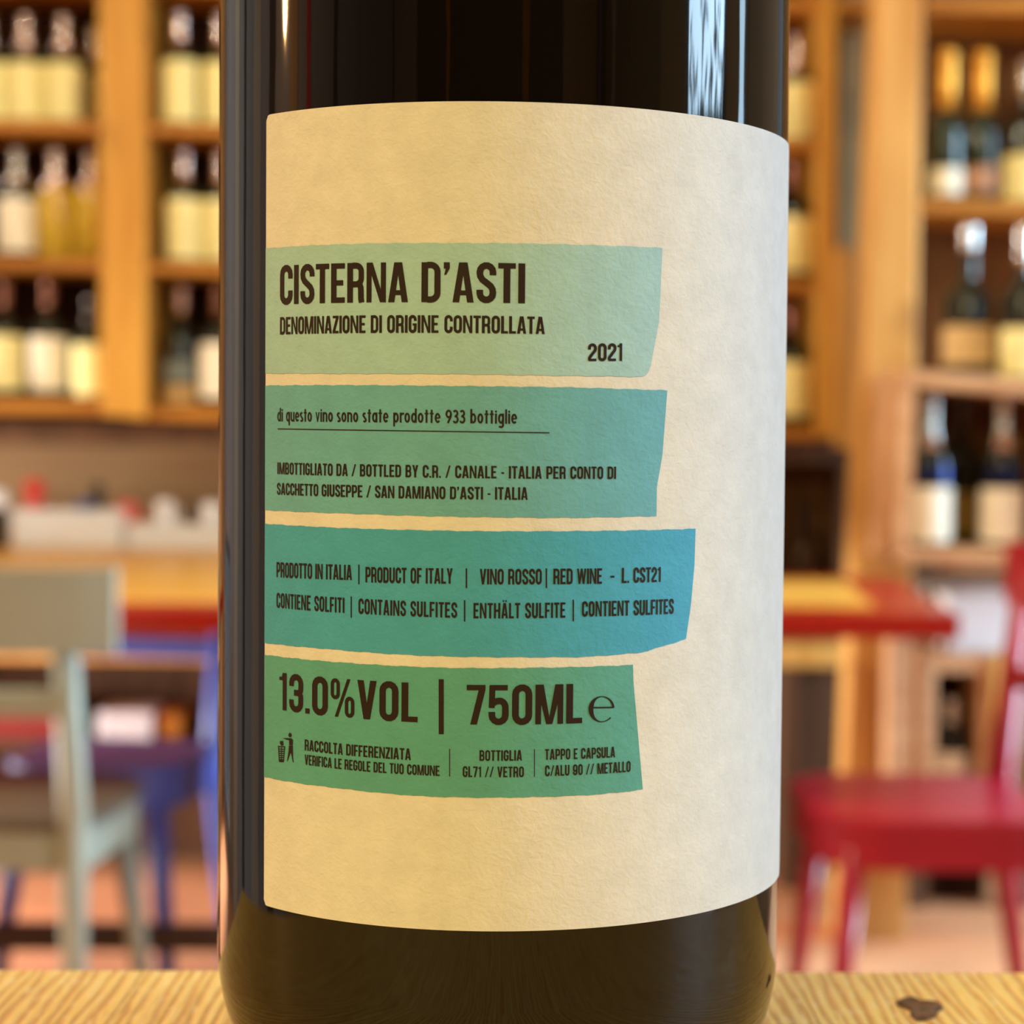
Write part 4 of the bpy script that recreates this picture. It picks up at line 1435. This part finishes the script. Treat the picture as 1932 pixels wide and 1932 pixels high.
# ------------------------------------------------------------------ chairs
def chair(label, loc, yaw, paint, seat_mat=None, sw=.40, sd=.42, sh=.47, bh=.875, rail=.11, lean=.05, splay=.03, group='painted wooden chairs', over=.03):
    """local frame: the sitter looks along +y; origin on the floor under the seat centre"""
    t = thing('wooden_chair', loc, label, 'chair', group)
    rot = Matrix.Rotation(yaw, 4, 'Z')
    base = Matrix.Translation(Vector(loc)) @ rot

    def fin(m, name, mm, bev=.006, smooth=False):
        m.v = [base @ v for v in m.v]
        return m.build(name, mm, t, bevel=bev, smooth=smooth)
    hw, hd_ = sw / 2, sd / 2
    # seat: board with rounded corners, apron following its outline
    def outline(inset):
        pts = []
        for sx, sy, a in ((1, 1, 0), (-1, 1, 90), (-1, -1, 180), (1, -1, 270)):
            r0 = .12 if sy > 0 else .08
            cx, cy, rr = sx * (hw - r0), sy * (hd_ - r0), r0 - inset
            for k in range(8):
                b_ = math.radians(a + 90 * k / 7)
                pts.append((cx + rr * math.cos(b_), cy + rr * math.sin(b_)))
        return pts
    pts = outline(0)
    m = MB()
    n = len(pts)
    m.v = [Vector((x, y, sh - .022)) for x, y in pts] + [Vector((x, y, sh)) for x, y in pts]
    m.f = [tuple(range(n - 1, -1, -1)), tuple(range(n, 2 * n))] + [(k, (k + 1) % n, n + (k + 1) % n, n + k) for k in range(n)]
    s = fin(m, 'seat', seat_mat or paint, .004)
    if seat_mat:
        s['label'] = 'worn dark seat'
    ap = .058
    po, pi_ = outline(.006), outline(.026)
    m = MB()
    m.v = [Vector((x, y, sh - .022 - ap)) for x, y in po] + [Vector((x, y, sh - .022)) for x, y in po] + [Vector((x, y, sh - .022 - ap)) for x, y in pi_] + [Vector((x, y, sh - .022)) for x, y in pi_]
    for k in range(n):
        k2 = (k + 1) % n
        m.f += [(k, k2, n + k2, n + k), (2 * n + k2, 2 * n + k, 3 * n + k, 3 * n + k2), (k2, k, 2 * n + k, 2 * n + k2), (n + k, n + k2, 3 * n + k2, 3 * n + k)]
    fin(m, 'apron', paint, 0)
    for sx in (-1, 1):
        m = MB(); m.spindle([(sx * (hw - .035 + splay), hd_ - .05 + splay, 0, .014, .014), (sx * (hw - .05), hd_ - .065, sh - .024, .022, .022)]); fin(m, 'leg', paint, 0, True)
        m = MB()
        m.spindle([(sx * (hw - .02 + splay * .5), -hd_ - .02 - splay, 0, .014, .016), (sx * (hw - .025), -hd_ + .012, sh - .04, .022, .025),
                   (sx * (hw - .024), -hd_ + .008, sh + .02, .022, .024), (sx * (hw - .02), -hd_ - lean, bh - .01, .019, .015)])
        fin(m, 'leg', paint, 0, True)
    # curved top rail
    m = MB(); k = 12
    for q in range(k):
        c8 = []
        for zz in (bh - rail, bh):
            row = []
            for u in (q / k, (q + 1) / k):
                x = -hw - over + (sw + 2 * over) * u
                y = -hd_ - lean - .035 + .05 * (2 * u - 1) ** 2
                row.append((x, y))
            (xa, ya), (xb_, yb_) = row
            c8 += [(xa, ya - .012, zz), (xb_, yb_ - .012, zz), (xb_, yb_ + .012, zz), (xa, ya + .012, zz)]
        m.hexa(c8)
    fin(m, 'back_rail', paint, 0)
    m = MB(); m.box(-hw + .02, hw - .02, -hd_ - lean * .5 - .01, -hd_ - lean * .5 + .012, sh + .16, sh + .20); fin(m, 'back_slat', paint, .004)
    return t


# grey chair seen from behind, in front of the left table
chair('olive grey wooden chair seen from behind with pale blue side at the left table', (-.81, 3.285 - DIST, 0), math.radians(-4), M['chair_grey'], M['seat_dark'], sw=.42, sd=.44, sh=.49, bh=.875, rail=.125, lean=.07, over=.058)
# blue chair across the table
chair('blue wooden chair under the left table beyond the olive chair', (-.735, 3.86 - DIST, 0), math.radians(170), M['chair_blue'], sw=.35, sd=.34, sh=.465, bh=.742, rail=.05, lean=.03)
# red chair at the right table end, facing left
chair('red wooden chair tucked under the right end of the table', (.70, 3.40 - DIST, 0), math.radians(90), M['chair_red'], sw=.46, sd=.395, sh=.475, bh=.89, rail=.11, lean=.035, splay=.03)

# ------------------------------------------------------------------ things on the left table
TZ = .79
T_ = 4.84
b1 = thing('white_box', (at(130, 1000, T_).x, T_ + .07 - DIST, TZ), 'white box at the far end of the left table under the red jar', 'box')
p0_, p1_ = at(22, 962, T_), at(232, 1030, T_)
m_ = MB(); m_.box(p0_.x, p1_.x, T_ - DIST, T_ + .13 - DIST, TZ + .001, p0_.z - .025); m_.build('box_body', M['white'], b1, bevel=.004)
m_ = MB(); m_.box(p0_.x - .003, p1_.x + .003, T_ - .003 - DIST, T_ + .133 - DIST, p0_.z - .025, p0_.z); m_.build('lid', M['white'], b1, bevel=.004)
b1z = p0_.z
b2 = thing('white_tray', (at(330, 1000, T_).x, T_ + .07 - DIST, TZ), 'low white tray with white cups at the far end of the left table', 'tray')
p0_, p1_ = at(238, 988, T_), at(500, 1030, T_)
m_ = MB(); m_.box(p0_.x, p1_.x, T_ - DIST, T_ + .13 - DIST, TZ + .001, p0_.z - .012); m_.build('tray_base', M['white'], b2, bevel=.004)
m_ = MB()
for xx0, xx1, yy0, yy1 in ((p0_.x, p1_.x, -.0, .008), (p0_.x, p1_.x, .122, .13), (p0_.x, p0_.x + .008, .008, .122), (p1_.x - .008, p1_.x, .008, .122)):
    m_.box(xx0, xx1, T_ - DIST + yy0, T_ - DIST + yy1, p0_.z - .012, p0_.z)
m_.build('rim', M['white'], b2)
b2z = p0_.z - .012


def jar(name, px, ytop, zb_, rad, body, lidm, label, cat, dback=.06, lid=.35, handle=False, group=None):
    p = at(px, ytop, T_ + dback)
    H = p.z - zb_ - .001
    t = thing(name, (p.x, T_ + dback - DIST, zb_ + .001), label, cat, group)
    c = (p.x, T_ + dback - DIST, zb_ + .001)
    hb = H * (1 - lid) if lidm else H
    m = MB(); m.lathe([(rad * .85, 0), (rad, H * .12), (rad, hb * .85), (rad * .92, hb)], 24, c); m.build('body', body, t, smooth=True)
    if lidm:
        m = MB(); m.lathe([(rad * .95, hb), (rad, hb + .003), (rad, H - .004), (rad * .8, H)], 24, c); m.build('lid', lidm, t, smooth=True)
    if handle:
        m = MB()
        for k in range(8):
            aa, ab = [math.radians(-80 + 160 * (k + q) / 8) for q in (0, 1)]
            P_ = [Vector((c[0] + rad * .9 + .018 * math.cos(a), c[1], c[2] + H * .5 + .02 * math.sin(a))) for a in (aa, ab)]
            m.bar(P_[0], P_[1] + Vector((0, 0, 1e-4)), .007, .007)
        m.build('handle', body, t)
    return t


jar('jar', 65, 905, b1z, .024, M['pink'], M['red_plastic'], 'jar with bright red lid on the white box', 'jar', lid=.6)
jar('blue_cup', 158, 944, b1z, .020, M['blue_plastic'], None, 'small blue cup on the white box next to the dark bottle', 'cup', dback=.03)
jar('dark_bottle', 183, 912, b1z, .016, M['dark_green'], M['dark_green'], 'small dark green bottle on the white box', 'bottle', dback=.09, lid=.4)
jar('red_cup', 240, 946, b2z, .021, M['pink'], None, 'pale red cup at the left end of the white tray', 'cup', dback=.05, handle=True)
b3 = 'white cups on the tray'
jar('white_cup', 310, 944, b2z, .021, M['china'], None, 'white cup standing alone in the middle of the tray', 'cup', dback=.04, handle=True, group=b3)
jar('white_cup', 398, 948, b2z, .021, M['china'], None, 'white cup at the tray end next to the big wine bottle', 'cup', dback=.04, handle=True, group=b3)
jar('brown_pot', 362, 950, b2z, .013, M['dark_iron'], M['dark_iron'], 'small brown pot between the two white cups on the tray', 'pot', dback=.10)
jar('dark_jar', -8, 925, TZ, .028, M['dark_green'], M['china'], 'dark jar left of the white box at the picture edge', 'jar', dback=.04, lid=.3)
